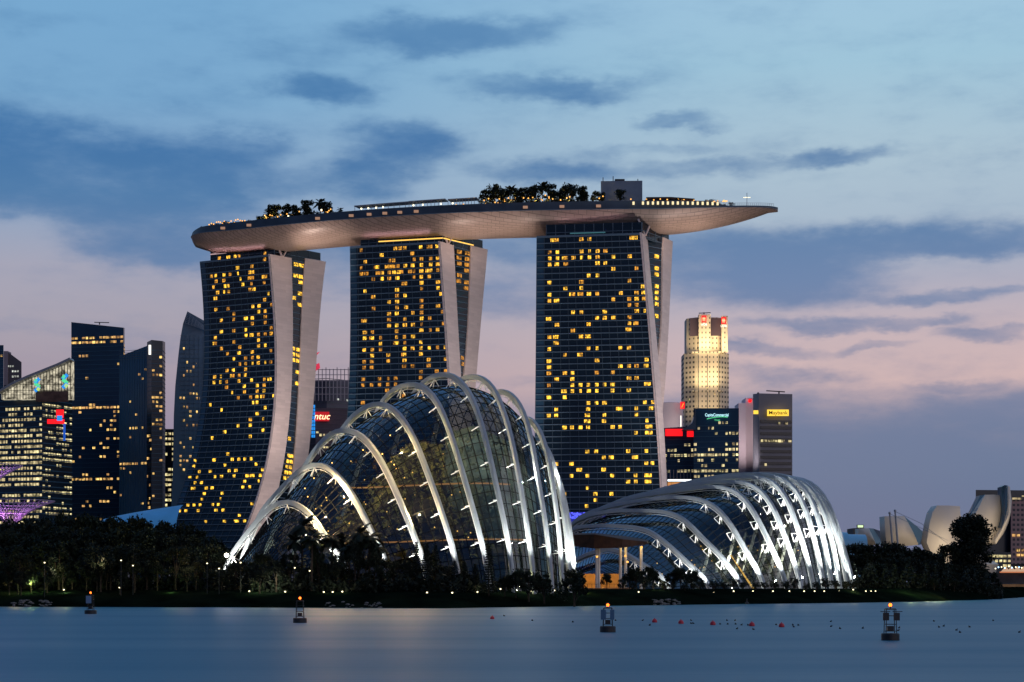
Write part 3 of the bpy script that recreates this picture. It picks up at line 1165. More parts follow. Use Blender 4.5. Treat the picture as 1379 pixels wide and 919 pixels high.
for i in range(30):
    x = xa + (xb - xa) * i / 29
    q = deck_pt(x, .93, zrim(x) + .8 + (3.4 - zrim(x) + ZR) * min(1, max(0, (XR - x - 26) / 8.0)))
    rl.beam(q, q + Vector((0, 0, 1.3)), .12, .12)
    if pr:
        rl.beam(pr + Vector((0, 0, 1.3)), q + Vector((0, 0, 1.3)), .12, .12)
        rl.beam(pr + Vector((0, 0, .6)), q + Vector((0, 0, .6)), .06, .06)
    pr = q
rl.build('railing', M['grey_steel'], sp)
ms = MB()
q = deck_pt(xs_at(1006), .1, ZR + 2)
ms.tube([q, q + Vector((0, 0, 9))], .14, 6)
for a_ in (-1.5, -.75, 0, .75, 1.5):
    ms.ball(q + Vector((a_, 0, 6.6)), .22, 1)
ms.beam(q + Vector((-1.8, 0, 6.6)), q + Vector((1.8, 0, 6.6)), .14, .14)
ms.build('light_mast', [M['grey_steel'], M['lamp_white']], sp)
# lamps along the deck
lamp_me = {}
for key, r in (('lamp_warm', .36), ('lamp_white', .45)):
    b_ = MB()
    b_.ball((0, 0, 0), r, 0, 6)
    lamp_me[key] = b_.mesh('deck_lamp', M[key])
DL = [(px + rnd.uniform(-1, 1), .8, rnd.uniform(.4, 2.2), 'lamp_warm') for px in range(279, 330, 3)] + \
     [(355, .8, 1.8, 'lamp_warm'), (361, .8, 2.4, 'lamp_warm'), (374, .75, 2.2, 'lamp_warm'), (387, .85, .6, 'lamp_white'), (430.5, .8, 2.4, 'lamp_white'), (439, .8, 1.0, 'lamp_warm')] + \
     [(px, .72, 1.7, 'lamp_white') for px in (483, 492.5, 503, 512.5, 554, 567, 591.5, 607.5)] + [(612, .7, .9, 'lamp_warm'), (622, .7, 1.0, 'lamp_warm')] + \
     [(px, .8, z_, 'lamp_warm') for px, z_ in ((651, 2.2), (657, 3), (666, 1), (679, 1.4), (684, 3), (688, 2), (711, 2.6), (717, 3), (724, 1.2), (728, 2), (734, 4), (739, 3), (744, 2), (763, 2.4), (767, 3), (807, 2), (812, 3))] + \
     [(850, .5, 2.6, 'lamp_warm'), (871, .5, 2.4, 'lamp_warm'), (890, .5, 2.5, 'lamp_warm'), (914, .6, 2, 'lamp_warm'), (935, .6, 1.4, 'lamp_warm'), (940, .6, 1, 'lamp_warm'), (953, .6, 1.2, 'lamp_warm'), (961, .6, .9, 'lamp_warm'), (967, .6, 1.3, 'lamp_warm'), (979, .6, 1.2, 'lamp_warm')]
DL += [(rnd.choice((rnd.uniform(346, 446), rnd.uniform(648, 800))), rnd.uniform(.6, .9), rnd.uniform(.6, 3.2), 'lamp_warm') for _ in range(30)] + [(rnd.uniform(872, 985), rnd.uniform(.5, .8), rnd.uniform(.5, 1.8), 'lamp_warm') for _ in range(16)]
for px, f, dz, key in DL:
    o = bpy.data.objects.new('deck_lamp', lamp_me[key])
    C.objects.link(o)
    attach(o, sp)
    o.location = deck_pt(xs_at(px), f, ZD + dz)
# the floodlights that wash the hull from the tower roofs
HP = 27000
for (xa, f0, z0, xb, e) in ((-112, .9, 166, -96, 1.1), (-82, 1.0, 160, -98, .7), (-30, .9, 160, -14, 1.0), (10, 1.0, 158, -8, 1.0), (76, .9, 160, 98, 1.5), (82, .2, 165, 110, .9)):
    q, tq = deck_pt(xa, f0, z0), deck_pt(xb, .3, 187)
    light('SPOT', q + Vector((0, -6, 0)), HP * e, (1, .74, .62), tq, spot_size=math.radians(95), spot_blend=1.0, shadow_soft_size=1.5)
for T in TOWERS:
    a_, b_ = T['E']['FL'](ZROOF), T['E']['FR'](ZROOF)
    c_ = a_.lerp(b_, .5) + (T['E']['BR'](ZROOF) - b_) * .02
    L_ = light('AREA', (c_.x, c_.y, 183.2), 420, (1, .55, .62), shape='RECTANGLE', size=36, size_y=.6, spread=math.radians(120))
    L_.rotation_euler = (math.pi + math.radians(12), 0, math.atan2(b_.y - a_.y, b_.x - a_.x))


# ------------------------------------------------------------------ glass domes
def arch_curve(front, back, trace, zg=GZ, N=44):
    (fp, fd), (bp_, bd) = front, back
    XF, XB = XY(fp, fd)[0], XY(bp_, bd)[0]
    pts = [(0.0, zg - 1.0)]
    for px, py in trace:
        a = (px - CX) / FPX
        s = (a * fd - XF) / ((XB - XF) - a * (bd - fd))
        Y = fd + s * (bd - fd)
        z = CAMZ + (HOR - py) / FPX * Y
        if s > pts[-1][0] + .002:
            pts.append((s, z))
    zmax = max(p[1] for p in pts)
    ic = max(range(len(pts)), key=lambda i: pts[i][1])
    sc = max(pts[ic][0], .42) if ic == len(pts) - 1 else pts[ic][0]
    sl, zl = pts[-1]
    ref = sorted((p for p in pts if p[0] <= sc), key=lambda p: p[0])
    rs, rz = [p[0] for p in ref], [p[1] for p in ref]
    ext = []
    s0 = max(sl, sc)
    mz = float(np.interp(sc - (s0 - sc) * sc / (1 - sc), rs, rz))
    off = zl - mz
    for k in range(1, 15):
        s = s0 + (1 - s0) * k / 14
        z = float(np.interp(sc - (s - sc) * sc / (1 - sc), rs, rz)) + off * (1 - k / 14)
        ext.append((s, z))
    pts += ext
    P = [Vector((XF + s * (XB - XF), fd + s * (bd - fd), z)) for s, z in pts]
    return resample(P, N, 3)


def resample(P, N, smooth=2):
    A = np.array([tuple(p) for p in P])
    for rep in range(2):
        L = np.concatenate([[0], np.cumsum(np.linalg.norm(np.diff(A, axis=0), axis=1))])
        tt = np.linspace(0, L[-1], N)
        A = np.stack([np.interp(tt, L, A[:, k]) for k in range(3)], 1)
        if rep == 0:
            for _ in range(smooth):
                Bq = A.copy()
                Bq[1:-1] = .25 * A[:-2] + .5 * A[1:-1] + .25 * A[2:]
                A = Bq
    return [Vector(a) for a in A]


def arch_frame(P, i):
    d = (P[min(i + 1, len(P) - 1)] - P[max(i - 1, 0)]).normalized()
    h = (P[-1] - P[0])
    h.z = 0
    h.normalize()
    side = h.cross(Vector((0, 0, 1)))
    n = side.cross(d).normalized()          # pointing out of the dome
    if n.z < 0 and abs(n.z) > .3:
        n = -n
    return d, n, side.normalized()


def frames(P):
    out = []
    for i in range(len(P)):
        d, n, s = arch_frame(P, i)
        mid = (P[0] + P[-1]) / 2 + Vector((0, 0, 6))
        if n.dot(P[i] - mid) < 0:
            n = -n
        out.append((d, n, s))
    return out


def rib_mesh(P, w, h, taper=.75):
    mb = MB()
    fr = frames(P)
    rows = []
    for i, p in enumerate(P):
        d, n, s = fr[i]
        k = abs(2 * i / (len(P) - 1) - 1)
        ww, hh = w * (1 - (1 - taper) * k ** 2) / 2, h * (1 - (1 - taper) * k ** 2) / 2
        c = .18
        rows.append([p - s * ww * (1 - c) - n * hh, p - s * ww - n * hh * (1 - c), p - s * ww + n * hh * (1 - c), p - s * ww * (1 - c) + n * hh,
                     p + s * ww * (1 - c) + n * hh, p + s * ww + n * hh * (1 - c), p + s * ww - n * hh * (1 - c), p + s * ww * (1 - c) - n * hh])
    mb.loft(rows, 0, True)
    return mb


def catmull(p0, p1, p2, p3, t_):
    return 0.5 * ((2 * p1) + (p2 - p0) * t_ + (2 * p0 - 5 * p1 + 4 * p2 - p3) * t_ * t_ + (3 * p1 - p0 - 3 * p2 + p3) * t_ ** 3)


def dome(root, arches, w, h, gap, sub, mull, strut_step, strut_kind, flood, first_cap, last_cap, part_glass):
    inner = []
    for P in arches:
        fr = frames(P)
        inner.append([P[i] - fr[i][1] * gap for i in range(len(P))])
    rows_in = list(inner)

    def cap(row, nxt, k, f):
        """a smaller arch beyond the end rib closes the shell"""
        c = (row[0] + row[-1]) / 2
        c.z = GZ
        cn = (nxt[0] + nxt[-1]) / 2
        step = (c - cn)
        step.z = 0
        return [c + (p - c) * f + step * k for p in row]
    if first_cap:
        rows_in = [cap(inner[0], inner[1], k, f) for k, f in first_cap] + rows_in
    if last_cap:
        rows_in = rows_in + [cap(inner[-1], inner[-2], k, f) for k, f in last_cap]
    fine = []
    idx = []
    for i in range(len(rows_in) - 1):
        a = rows_in[max(i - 1, 0)]
        b_, c_ = rows_in[i], rows_in[i + 1]
        d_ = rows_in[min(i + 2, len(rows_in) - 1)]
        for k in range(sub):
            tt = k / sub
            fine.append([catmull(a[j], b_[j], c_[j], d_[j], tt) for j in range(len(b_))])
    fine.append(rows_in[-1])
    gl = MB()
    gl.loft(fine)
    part_glass(gl)
    mu_ = MB()

    def strip(a, b_):
        mu_.beam(a, b_, mull, mull)
    for r in fine:
        for j in range(len(r) - 1):
            strip(r[j], r[j + 1])
    for j in range(1, len(fine[0]), 1):
        for i in range(len(fine) - 1):
            strip(fine[i][j], fine[i + 1][j])
    mu_.build('mullion_grid', M['mullion'], root)
    for ri, P in enumerate(arches):
        rib = rib_mesh(P, w, h).build('rib', M['rib_white'], root)
        fr = frames(P)
        # inner chord rail and struts to the glass
        last = 0
        L = 0.0
        rail = MB()
        for i in range(1, len(P)):
            rail.beam(P[i - 1] - fr[i - 1][1] * (h * .5 + .45), P[i] - fr[i][1] * (h * .5 + .45), .16, .16)
        ro = rail.build('chord_rail', M['white_steel'])
        ro.parent = rib
        for i in range(2, len(P) - 2):
            L += (P[i] - P[i - 1]).length
            if L - last > strut_step and (strut_kind == 'star' or .11 < i / len(P) < .31):
                last = L
                s_ = MB()
                a = P[i] - fr[i][1] * (h * .45)
                side = fr[i][2]
                up = fr[i][0]
                if strut_kind == 'star':
                    for q in (P[i] - fr[i][1] * (gap - .1) + side * 1.5, P[i] - fr[i][1] * (gap - .1) - side * 1.5,
                              P[i] - fr[i][1] * (gap - .1) + up * 1.0):
                        s_.beam(a, q, .18, .18)
                else:
                    l_, r_ = P[i] - fr[i][1] * (gap - .1) - up * 1.5, P[i] - fr[i][1] * (gap - .1) + up * 1.5
                    s_.beam(a, l_, .2, .2)
                    s_.beam(a, r_, .16, .16)
                    s_.beam(l_, r_, .2, .2)
                    s_.beam(a, l_ + side * 1.2, .2, .2)
                so = s_.build('strut', M['white_steel'])
                so.parent = rib
        flood(ri, P, fr)


CFA = [
    ((474, 462), (296, 480), [(474, 778), (464, 758), (442.6, 728.7), (430.6, 710), (417.5, 692), (402, 680), (387, 675), (372, 678.6), (354, 693), (332.6, 719), (313, 745)]),
    ((527, 456), (318, 495), [(522, 758), (509.6, 734), (497.4, 708), (485, 684), (471, 660), (456, 642), (441.5, 627.5), (426, 624), (409, 629.7), (391.4, 645), (374, 664.5), (352, 688)]),
    ((578, 450), (345, 505), [(574, 765), (562, 730.5), (551, 702.7), (537.5, 671), (525, 643), (511.4, 616), (496, 594.5), (483, 582.5), (468, 578), (452.7, 580), (437.4, 590), (420, 612)]),
    ((621, 446), (385, 512), [(616, 760), (609, 732), (598, 699), (588, 668), (578, 643), (572, 625), (559, 592), (542, 562), (526.7, 546.6), (511.4, 542), (496, 545.5), (481, 555), (463.5, 572.7)]),
    ((661, 443), (440, 516), [(655, 753), (646, 718), (635, 677), (623, 636), (608, 586.7), (597, 556), (586, 534.4), (571, 518.5), (555, 516), (535, 520.5), (516, 536)]),
    ((693, 442), (500, 516), [(689.7, 762), (684.4, 727), (675, 684), (663, 628), (649, 571.4), (638, 539), (627.5, 519), (614, 507), (601, 503), (588, 504), (573, 512.7)]),
    ((720, 444), (560, 512), [(718.4, 767), (714, 737.5), (706, 685), (698, 637), (688.4, 589), (677.5, 549.7), (666.7, 523.5), (653.6, 510.5), (640.5, 506), (627.5, 508)]),
    ((744, 447), (612, 506), [(743, 790), (740, 748), (733, 692), (724, 645), (717.5, 601), (710.6, 569.7), (702, 547), (691.4, 533), (681, 527), (670.5, 526)]),
    ((758, 452), (648, 500), [(757.6, 788), (754, 727), (749, 683.5), (743, 643), (736.7, 608), (729.7, 585), (719, 568), (710, 560)]),
    ((768, 457), (672, 495), [(768, 770), (763, 718), (757, 678), (750, 643), (744, 620), (736, 602), (728, 594)]),
    ((776, 462), (690, 490), [(775, 785), (773, 762), (768, 718), (761, 678), (754, 650), (747, 632), (738, 622)]),
]
cfc = P3(560, 784, 478)
cf = thing('glass_dome', 'tall glass dome with leaning white steel arches, left of the lower one', 'conservatory', (cfc.x, cfc.y, GZ), 'ribbed glass conservatories')
CF_AR = [arch_curve(*a) for a in CFA]


def cf_flood(ri, P, fr):
    for end, i0, i1 in ((0, 1, 14), (1, -2, -15)):
        if end == 1 and ri > 4:
            continue
        d, n, s = fr[i0]
        q = P[i0] + n * 1.0 + Vector((-1.2, -4.0 if end == 0 else -2.2, .2))
        e = (105000 if ri < 7 else 85000) * (1.0 if end == 0 else 1.3)
        light('SPOT', q, e, (1, .96, .86), P[i0 + (8 if end == 0 else -8)] + Vector((0, 0, -3)), spot_size=math.radians(34), spot_blend=1.0, shadow_soft_size=.4)


dome(cf, CF_AR, 1.0, 1.4, 3.1, 4, .19, 7.5, 'star', cf_flood, [(1.15, .18), (.75, .62)], [(1.2, .2), (.7, .7)], lambda mb: mb.build('glass_shell', M['dome_glass'], cf, True))
# lamps lighting struts and glass in the lit right-hand flank
for px, py, D in ((735, 700, 452), (752, 640, 462), (715, 640, 455), (700, 720, 446)):
    light('POINT', P3(px, py, D), 2500, (1, .95, .85), shadow_soft_size=.15)

# planted mountain inside the tall dome
mt = thing('planted_mountain', 'planted indoor mountain with glowing walkways inside the tall dome', 'indoor garden', (cfc.x + 3, cfc.y + 4, GZ))
mm = MB()
rows = []
for i in range(26):
    z = GZ + 40 * i / 25
    row = []
    for k in range(48):
        a = 2 * math.pi * k / 48
        r = (19 * (1 - (i / 25) ** 1.6) + 1.0) * (1 + .16 * math.sin(3 * a + i * .5) + .10 * math.sin(7 * a - i) + rnd.uniform(-.06, .06))
        row.append((cfc.x + 2 + r * (1.25 + .45 * max(0, 1 - i / 14)) * math.cos(a), cfc.y + 4 + r * .85 * math.sin(a), z))
    rows.append(row)
mm.loft(rows, 0, True)
mm.build('planted_slope', mat('planting', (0.022, 0.020, 0.010), .9, 0, .1, .8, .35), mt)
lf = MB()
for k in range(6500):
    i = rnd.randrange(0, 25)
    p = Vector(rnd.choice(rows[i]))
    c0 = Vector((cfc.x + 3, cfc.y + 4, p.z))
    p = p + (p - c0).normalized() * rnd.uniform(0, 2.2) + Vector((0, 0, rnd.uniform(-.8, .8)))
    a, b_ = Vector((rnd.gauss(0, 1), rnd.gauss(0, 1), rnd.gauss(0, 1))).normalized() * .7, Vector((rnd.gauss(0, 1), rnd.gauss(0, 1), rnd.gauss(0, 1))).normalized() * .4
    lf.quad(p - a, p - b_, p + a, p + b_)
lf.build('foliage', mat('indoor_leaf', (.10, .105, .03), .7, 0, .2, .6, .3), mt)['kind'] = 'stuff'
for z_, rr in ((ZZ(652, 462), 19.5), (ZZ(728, 458), 23.5)):
    wk = MB()
    n = 60
    for k in range(n):
        a0, a1 = math.pi * (1.0 + 1.0 * k / n), math.pi * (1.0 + 1.0 * (k + 1) / n)
        f = lambda a: Vector((cfc.x + 5 + rr * 1.15 * math.cos(a), cfc.y + 2 + rr * .8 * math.sin(a), z_ - .5 * math.sin(a * 2)))
        wk.beam(f(a0), f(a1), 1.6, .3, 0)
        wk.beam(f(a0) + Vector((0, 0, 1.1)), f(a1) + Vector((0, 0, 1.1)), .1, .1, 1)
    wk.build('walkway', [M['walk'], M['dark_metal']], mt)
rt_ = MB()  # added planted block: screens the far grid, carries the right bays' teal glow
tw = [(600, 476), (640, 474), (690, 472), (722, 470), (730, 476), (700, 484), (640, 488), (600, 486)]
rt_.prism([XY(*q) for q in tw], GZ - 1, [ZZ(y_, 478) for y_ in (585, 575, 600, 660, 660, 600, 575, 585)])
rt_.build('added_terrace', mat('terrace_dark', (.05, .075, .075), .8, 0, .2, .6, .25), mt)
lf = MB()
for k in range(1500):
    px = rnd.uniform(600, 720)
    zmax_ = ZZ(np.interp(px, [600, 640, 690, 722], [585, 575, 600, 660]), 474)
    p = Vector((XY(px, 473)[0], 473 - rnd.uniform(0, 1.5), rnd.uniform(GZ, zmax_)))
    a, b_ = Vector((rnd.gauss(0, 1), rnd.gauss(0, 1), rnd.gauss(0, 1))).normalized() * .7, Vector((rnd.gauss(0, 1), rnd.gauss(0, 1), rnd.gauss(0, 1))).normalized() * .4
    lf.quad(p - a, p - b_, p + a, p + b_)
lf.build('added_planting', mat('added_planting', (.05, .07, .05), .7, 0, .2, .6, .3), mt)['kind'] = 'stuff'
for px, py, D in ((650, 640, 466), (690, 660, 464), (660, 720, 460), (705, 720, 460), (630, 600, 468)):
    light('POINT', P3(px, py, D), 1900, (.66, .84, 1), shadow_soft_size=.15)  # cool lamps added to give the right bays their teal glow
gl_ = MB()
gl_.ball((0, 0, 0), .17, 0, 6)
gme = gl_.mesh('garden_lamp', emis('garden_lamp_glow', (1, .55, .12), 3.0))
for k in range(70):
    px, py = rnd.uniform(410, 640), rnd.uniform(560, 740)
    if py < 560 + abs(px - 560) * .5:
        continue
    o = bpy.data.objects.new('garden_lamp', gme)
    C.objects.link(o)
    attach(o, mt)
    o.location = P3(px, py, rnd.uniform(462, 476))
for px, py, D, e in ((540, 610, 464, 3500), (590, 600, 463, 3000), (500, 640, 468, 3000), (560, 690, 456, 1700), (610, 680, 455, 1500), (470, 690, 468, 2200), (640, 620, 462, 1800), (430, 690, 466, 3000), (450, 660, 466, 2500), (410, 715, 466, 1800), (520, 570, 474, 4500), (600, 560, 475, 3000)):
    light('POINT', P3(px, py, D), e * 3.6, (1, .66, .30), shadow_soft_size=.15)

FDF = [
    (910, [(910, 790), (888, 773), (869.6, 762.7), (853, 752), (838.6, 744), (820, 739)]),
    (958, [(956.5, 785.5), (942, 772), (925.5, 757.5), (909, 742), (892, 727.5), (876, 716), (859, 711), (838.6, 709), (813.8, 708), (791, 709), (772.4, 711)]),
    (1003, [(1001.4, 787.5), (987, 769), (972.4, 750), (958.5, 736), (946, 725.5), (931.7, 709), (917, 696.5), (900.6, 690), (880, 688), (853, 688), (828, 688), (801.4, 692), (772.4, 702.7)]),
    (1032, [(1030, 783), (1014, 756.5), (999, 731.7), (985, 707), (970, 688), (956, 677), (936, 670.7), (915, 669.6), (884, 671.7), (853, 676), (822, 682), (801, 688), (775, 699)]),
    (1062, [(1061, 791), (1055, 771), (1042.7, 744), (1028, 713), (1016, 690), (1003.4, 671.7), (991, 660), (976.5, 657), (960, 655), (936, 658), (905, 662), (873.7, 666.5), (842.7, 672.7), (811.7, 684), (780.7, 699.6)]),
    (1082, [(1081, 793.7), (1073.8, 769), (1065.5, 744), (1053, 711), (1042.7, 684), (1030, 664.5), (1016, 653), (1001, 649), (960, 649), (905, 658), (843, 671), (781, 700)]),
    (1098, [(1097, 793), (1090, 760), (1080, 727), (1069.6, 696.5), (1059, 667.6), (1047, 651), (1033, 644), (1010, 642), (980, 643), (936, 650), (874, 665), (812, 684), (780, 699)]),
    (1112, [(1111, 793.7), (1104.8, 760.6), (1096.5, 723.4), (1088, 692), (1078, 665.5), (1064, 648), (1045, 641), (1010, 638.5), (980.7, 640), (936, 648), (874, 664), (812, 684), (780, 699)]),
    (1122, [(1120, 785), (1113, 740), (1104.8, 702.7), (1092, 667.6), (1077, 647.5), (1060, 640.5), (1028, 638), (981, 640.5), (936, 648.5), (874, 665), (812, 685)]),
    (1133, [(1132, 791), (1125.5, 748), (1115, 702.7), (1102.7, 669.6), (1084, 648.5), (1066, 641.5), (1034, 639.5), (985, 642), (936, 650), (874, 667), (812, 687)]),
    (1143, [(1142, 791), (1135.8, 752), (1123.4, 707), (1109, 671.7), (1092, 651), (1073, 643), (1045, 641), (985, 643), (936, 651), (874, 668), (812, 688)]),
    (1152, [(1151, 787.5), (1140, 752), (1128, 707), (1114, 672), (1098, 651), (1080, 644), (1045, 642), (985, 644), (936, 652), (874, 669), (812, 689)]),
]
fdc = P3(960, 784, 585)
fd = thing('glass_dome', 'low wide glass dome with a fan of bright white arches, on the right', 'conservatory', (fdc.x, fdc.y, GZ), 'ribbed glass conservatories')
FD_AR = []
for i, (fx, tr) in enumerate(FDF):
    k = i / 11
    FD_AR.append(arch_curve((fx, 530 + 26 * k), (715 + 45 * k, 600 + 90 * k), tr, 3.4, 52))


def fd_flood(ri, P, fr):
    d, n, s = fr[1]
    q = P[1] + n * 1.5 + Vector((-1, -5.0, 0))
    light('SPOT', q, (26000, 75000, 110000, 165000, 200000, 190000, 170000, 135000, 115000, 100000, 90000, 90000)[ri], (1, .97, .90), P[9] + Vector((0, 0, -3)), spot_size=math.radians(44), spot_blend=1.0, shadow_soft_size=.4)
    q = P[2] - n * 2.2
    if ri % 2 == 0:
        light('POINT', q, 1600, (1, .97, .9), shadow_soft_size=.4)


dome(fd, FD_AR, 1.3, 1.25, 3.3, 3, .17, 6.0, 'zig', fd_flood, [(.9, .25), (.6, .65)], [(.9, .6)], lambda mb: mb.build('glass_shell', M['dome_glass'], fd, True))
# terraces and planting inside the low dome
tr_ = thing('terrace_garden', 'terraced indoor garden with lamps inside the low glass dome', 'indoor garden', (fdc.x, fdc.y, GZ))
tm = MB()
for k in range(4):
    a, b_ = XY(905 + 12 * k, 560 + 12 * k), XY(1085 - 8 * k, 565 + 14 * k)
    tm.prism([a, b_, (b_[0] - 4, b_[1] + 30), (a[0] - 8, a[1] + 30)], GZ - 1, GZ + 1.5 + 3.2 * k)
tm.build('terrace', mat('terrace_stone', (.18, .16, .14), .9, 0, .2, .3, .3), tr_)
lf = MB()
for k in range(1800):
    lv = rnd.randrange(0, 4)
    px, D = rnd.uniform(915 + 10 * lv, 1080 - 8 * lv), 562 + 13 * lv + rnd.uniform(0, 10)
    x, y = XY(px, D)
    p = Vector((x, y, GZ + 1.6 + 3.2 * lv + abs(rnd.gauss(0, 1.4))))
    a, b_ = Vector((rnd.gauss(0, 1), rnd.gauss(0, 1), rnd.gauss(0, 1))).normalized() * .7, Vector((rnd.gauss(0, 1), rnd.gauss(0, 1), rnd.gauss(0, 1))).normalized() * .4
    lf.quad(p - a, p - b_, p + a, p + b_)
lf.build('foliage', mat('terrace_leaf', (.06, .08, .025), .7, 0, .2, .6, .3), tr_)['kind'] = 'stuff'
for xa, ya, xb, yb in ((944, 762, 957, 734), (958, 775, 971, 741), (970, 771, 989, 725), (983, 775, 1005, 718), (996, 767, 1019, 711), (1008, 775, 1030, 722), (1020, 760, 1043, 698), (1031, 770, 1052, 716), (1044, 770, 1064, 706), (1056, 775, 1076, 720), (1066, 775, 1084, 730)):
    cmb = MB()  # solid bars standing in for the ribs' reflections in the glass
    cmb.tube([P3(xa, ya + 22, 572), P3(xb, yb, 580)], [.62, .5], 8)
    cmb.build('rib_reflection_bar', M['rib_white'], tr_)
sl = MB()
a, b_ = P3(984, 748, 548), P3(1015, 793, 546)
sl.beam(a, b_, .35, .35)
sl.beam(a + Vector((0, 3, .2)), b_ + Vector((0, 3, .2)), .25, .25)
sl.build('lit_stair_rail', emis('stair_glow', (1, .55, .1), 1.6), tr_)
for k in range(26):
    o = bpy.data.objects.new('garden_lamp', gme)
    C.objects.link(o)
    attach(o, tr_)
    o.location = P3(rnd.uniform(880, 1075), rnd.uniform(735, 785), rnd.uniform(556, 600))
for px, py, D, e in ((930, 760, 570, 3000), (985, 750, 575, 4500), (1030, 740, 578, 5000), (1065, 745, 572, 5000), (1000, 700, 600, 4000), (950, 720, 600, 3000)):
    light('POINT', P3(px, py, D), e * 1.0, (1, .88, .62), shadow_soft_size=.15)

# ------------------------------------------------------------------ open pavilion between the domes
pv = thing('open_pavilion', 'open pavilion with a brown timber roof on lit columns between the domes', 'pavilion', tuple(XY(815, 520)) + (GZ,))
r_ = MB()
pts = [(766, 735, 516), (800, 739, 510), (838, 738, 508), (872, 733, 510), (873, 729, 516), (840, 727, 530), (800, 726, 535), (766, 727, 535)]
low = [P3(*q) for q in pts]
r_.prism([q.xy for q in low], [q.z for q in low], [ZZ(721, 520)] * 2 + [ZZ(727, 515), ZZ(730, 512), ZZ(728, 516), ZZ(722, 530), ZZ(718, 535), ZZ(718, 535)])
r_.build('roof', mat('timber_soffit', (.07, .03, .015), .6, 0, .3, .4, .6), pv)
for px in (803.5, 806.5, 835.5, 842.5, 863.5):
    c_ = MB()
    q = XY(px, 513)
    c_.tube([(q[0], q[1], 2.5), (q[0], q[1], ZZ(736, 513))], .42, 10)
    c_.build('column', M['white_steel'], pv)
for px, py in ((805, 735), (842, 735), (864, 737)):
    light('POINT', P3(px, py + 1, 510.5), 260, (1, .62, .2), shadow_soft_size=.3)
lmp = MB()
lmp.ball((0, 0, 0), .32)
lme = lmp.mesh('soffit_lamp', M['lamp_warm'])
for px, py in ((806, 735.5), (842, 735.5), (864, 737), (804, 750), (842, 749), (845, 757)):
    o = bpy.data.objects.new('soffit_lamp', lme)
    C.objects.link(o)
    attach(o, pv)
    o.location = P3(px, py, 510)
fl_ = MB()
a, b_ = XY(778, 524), XY(846, 524)
fl_.prism([XY(776, 510), XY(850, 510), XY(850, 545), XY(776, 545)], 2.0, GZ + .3)
fl_.build('floor', mat('terracotta_floor', (.35, .2, .1), .7, 0, .3, .2, .5), pv)
kw = MB()
kw.prism([XY(780, 530), XY(836, 530), XY(836, 534), XY(780, 534)], GZ, ZZ(773, 530))
kw.build('back_wall', mat('ochre_wall', (.45, .26, .10), .8, 0, .2, .2, .5), pv)
for px in (790, 808, 826):
    light('POINT', P3(px, 776, 521), 900, (1, .58, .14), shadow_soft_size=.4)
cs = MB()
for k in range(10):
    cs.box((XY(785 + 6 * k, 512)[0], 512, GZ + .9), (.12, .12, 1.1))
cs.beam((XY(783, 512)[0], 512, GZ + 1.4), (XY(848, 512)[0], 512, GZ + 1.4), .1, .1)
cs.build('railing', M['dark_metal'], pv)


# ------------------------------------------------------------------ city buildings
def tower_block(name, label, cat, corners, ytop, depth, body, group=None, ztops=None, base_z=3.0):
    """corners: (px, D) of the visible front, left to right; ytop: picture row of the roof at each corner"""
    pl = [Vector(XY(*c)) for c in corners]
    if isinstance(ytop, (int, float)):
        z = ZZ(ytop, corners[0][1])
        zt = [z] * len(pl)
    else:
        zt = [ZZ(y, c[1]) for y, c in zip(ytop, corners)]
    bk = [pl[-1] * (1 + depth / pl[-1].y), pl[0] * (1 + depth / pl[0].y)]
    poly = pl + bk
    zt = zt + [zt[-1], zt[0]]
    c = sum(poly, Vector((0, 0))) / len(poly)
    root = thing(name, label, cat, (c.x, c.y, base_z), group)
    m_ = MB()
    m_.prism([tuple(p) for p in poly], base_z - 1, zt)
    m_.build('facade', body, root)
    return root, pl, zt


def bands(root, pl, z0, z1, fh, mt_, h=.5, out=.25, name='floor_edge', faces=None):
    mb = MB()
    z = z0
    while z < z1:
        for i in range(len(pl) - 1):
            if faces and i not in faces:
                continue
            a, b2 = pl[i], pl[i + 1]
            u = (b2 - a).normalized()
            n = Vector((u.y, -u.x)) * out
            p = [a, b2, b2 + n, a + n]
            mb.hexa([(q.x, q.y, z) for q in (p[3], p[2], p[1], p[0])] + [(q.x, q.y, z + h) for q in (p[3], p[2], p[1], p[0])])
        z += fh
    return mb.build(name, mt_, root)


def piers(root, pl, z0, z1, step, mt_, w=.4, out=.3, name='pier'):
    mb = MB()
    for i in range(len(pl) - 1):
        a, b2 = pl[i], pl[i + 1]
        u = (b2 - a).normalized()
        n = Vector((u.y, -u.x)) * out
        L = (b2 - a).length
        k = int(L / step)
        for j in range(k + 1):
            p = a + u * (L * j / max(1, k))
            q = [p - u * w / 2 + n, p + u * w / 2 + n, p + u * w / 2, p - u * w / 2]
            zt = z1 if isinstance(z1, (int, float)) else z1[i] + (z1[i + 1] - z1[i]) * j / max(1, k)
            mb.hexa([(c.x, c.y, z0) for c in q] + [(c.x, c.y, zt) for c in q])
    return mb.build(name, mt_, root)


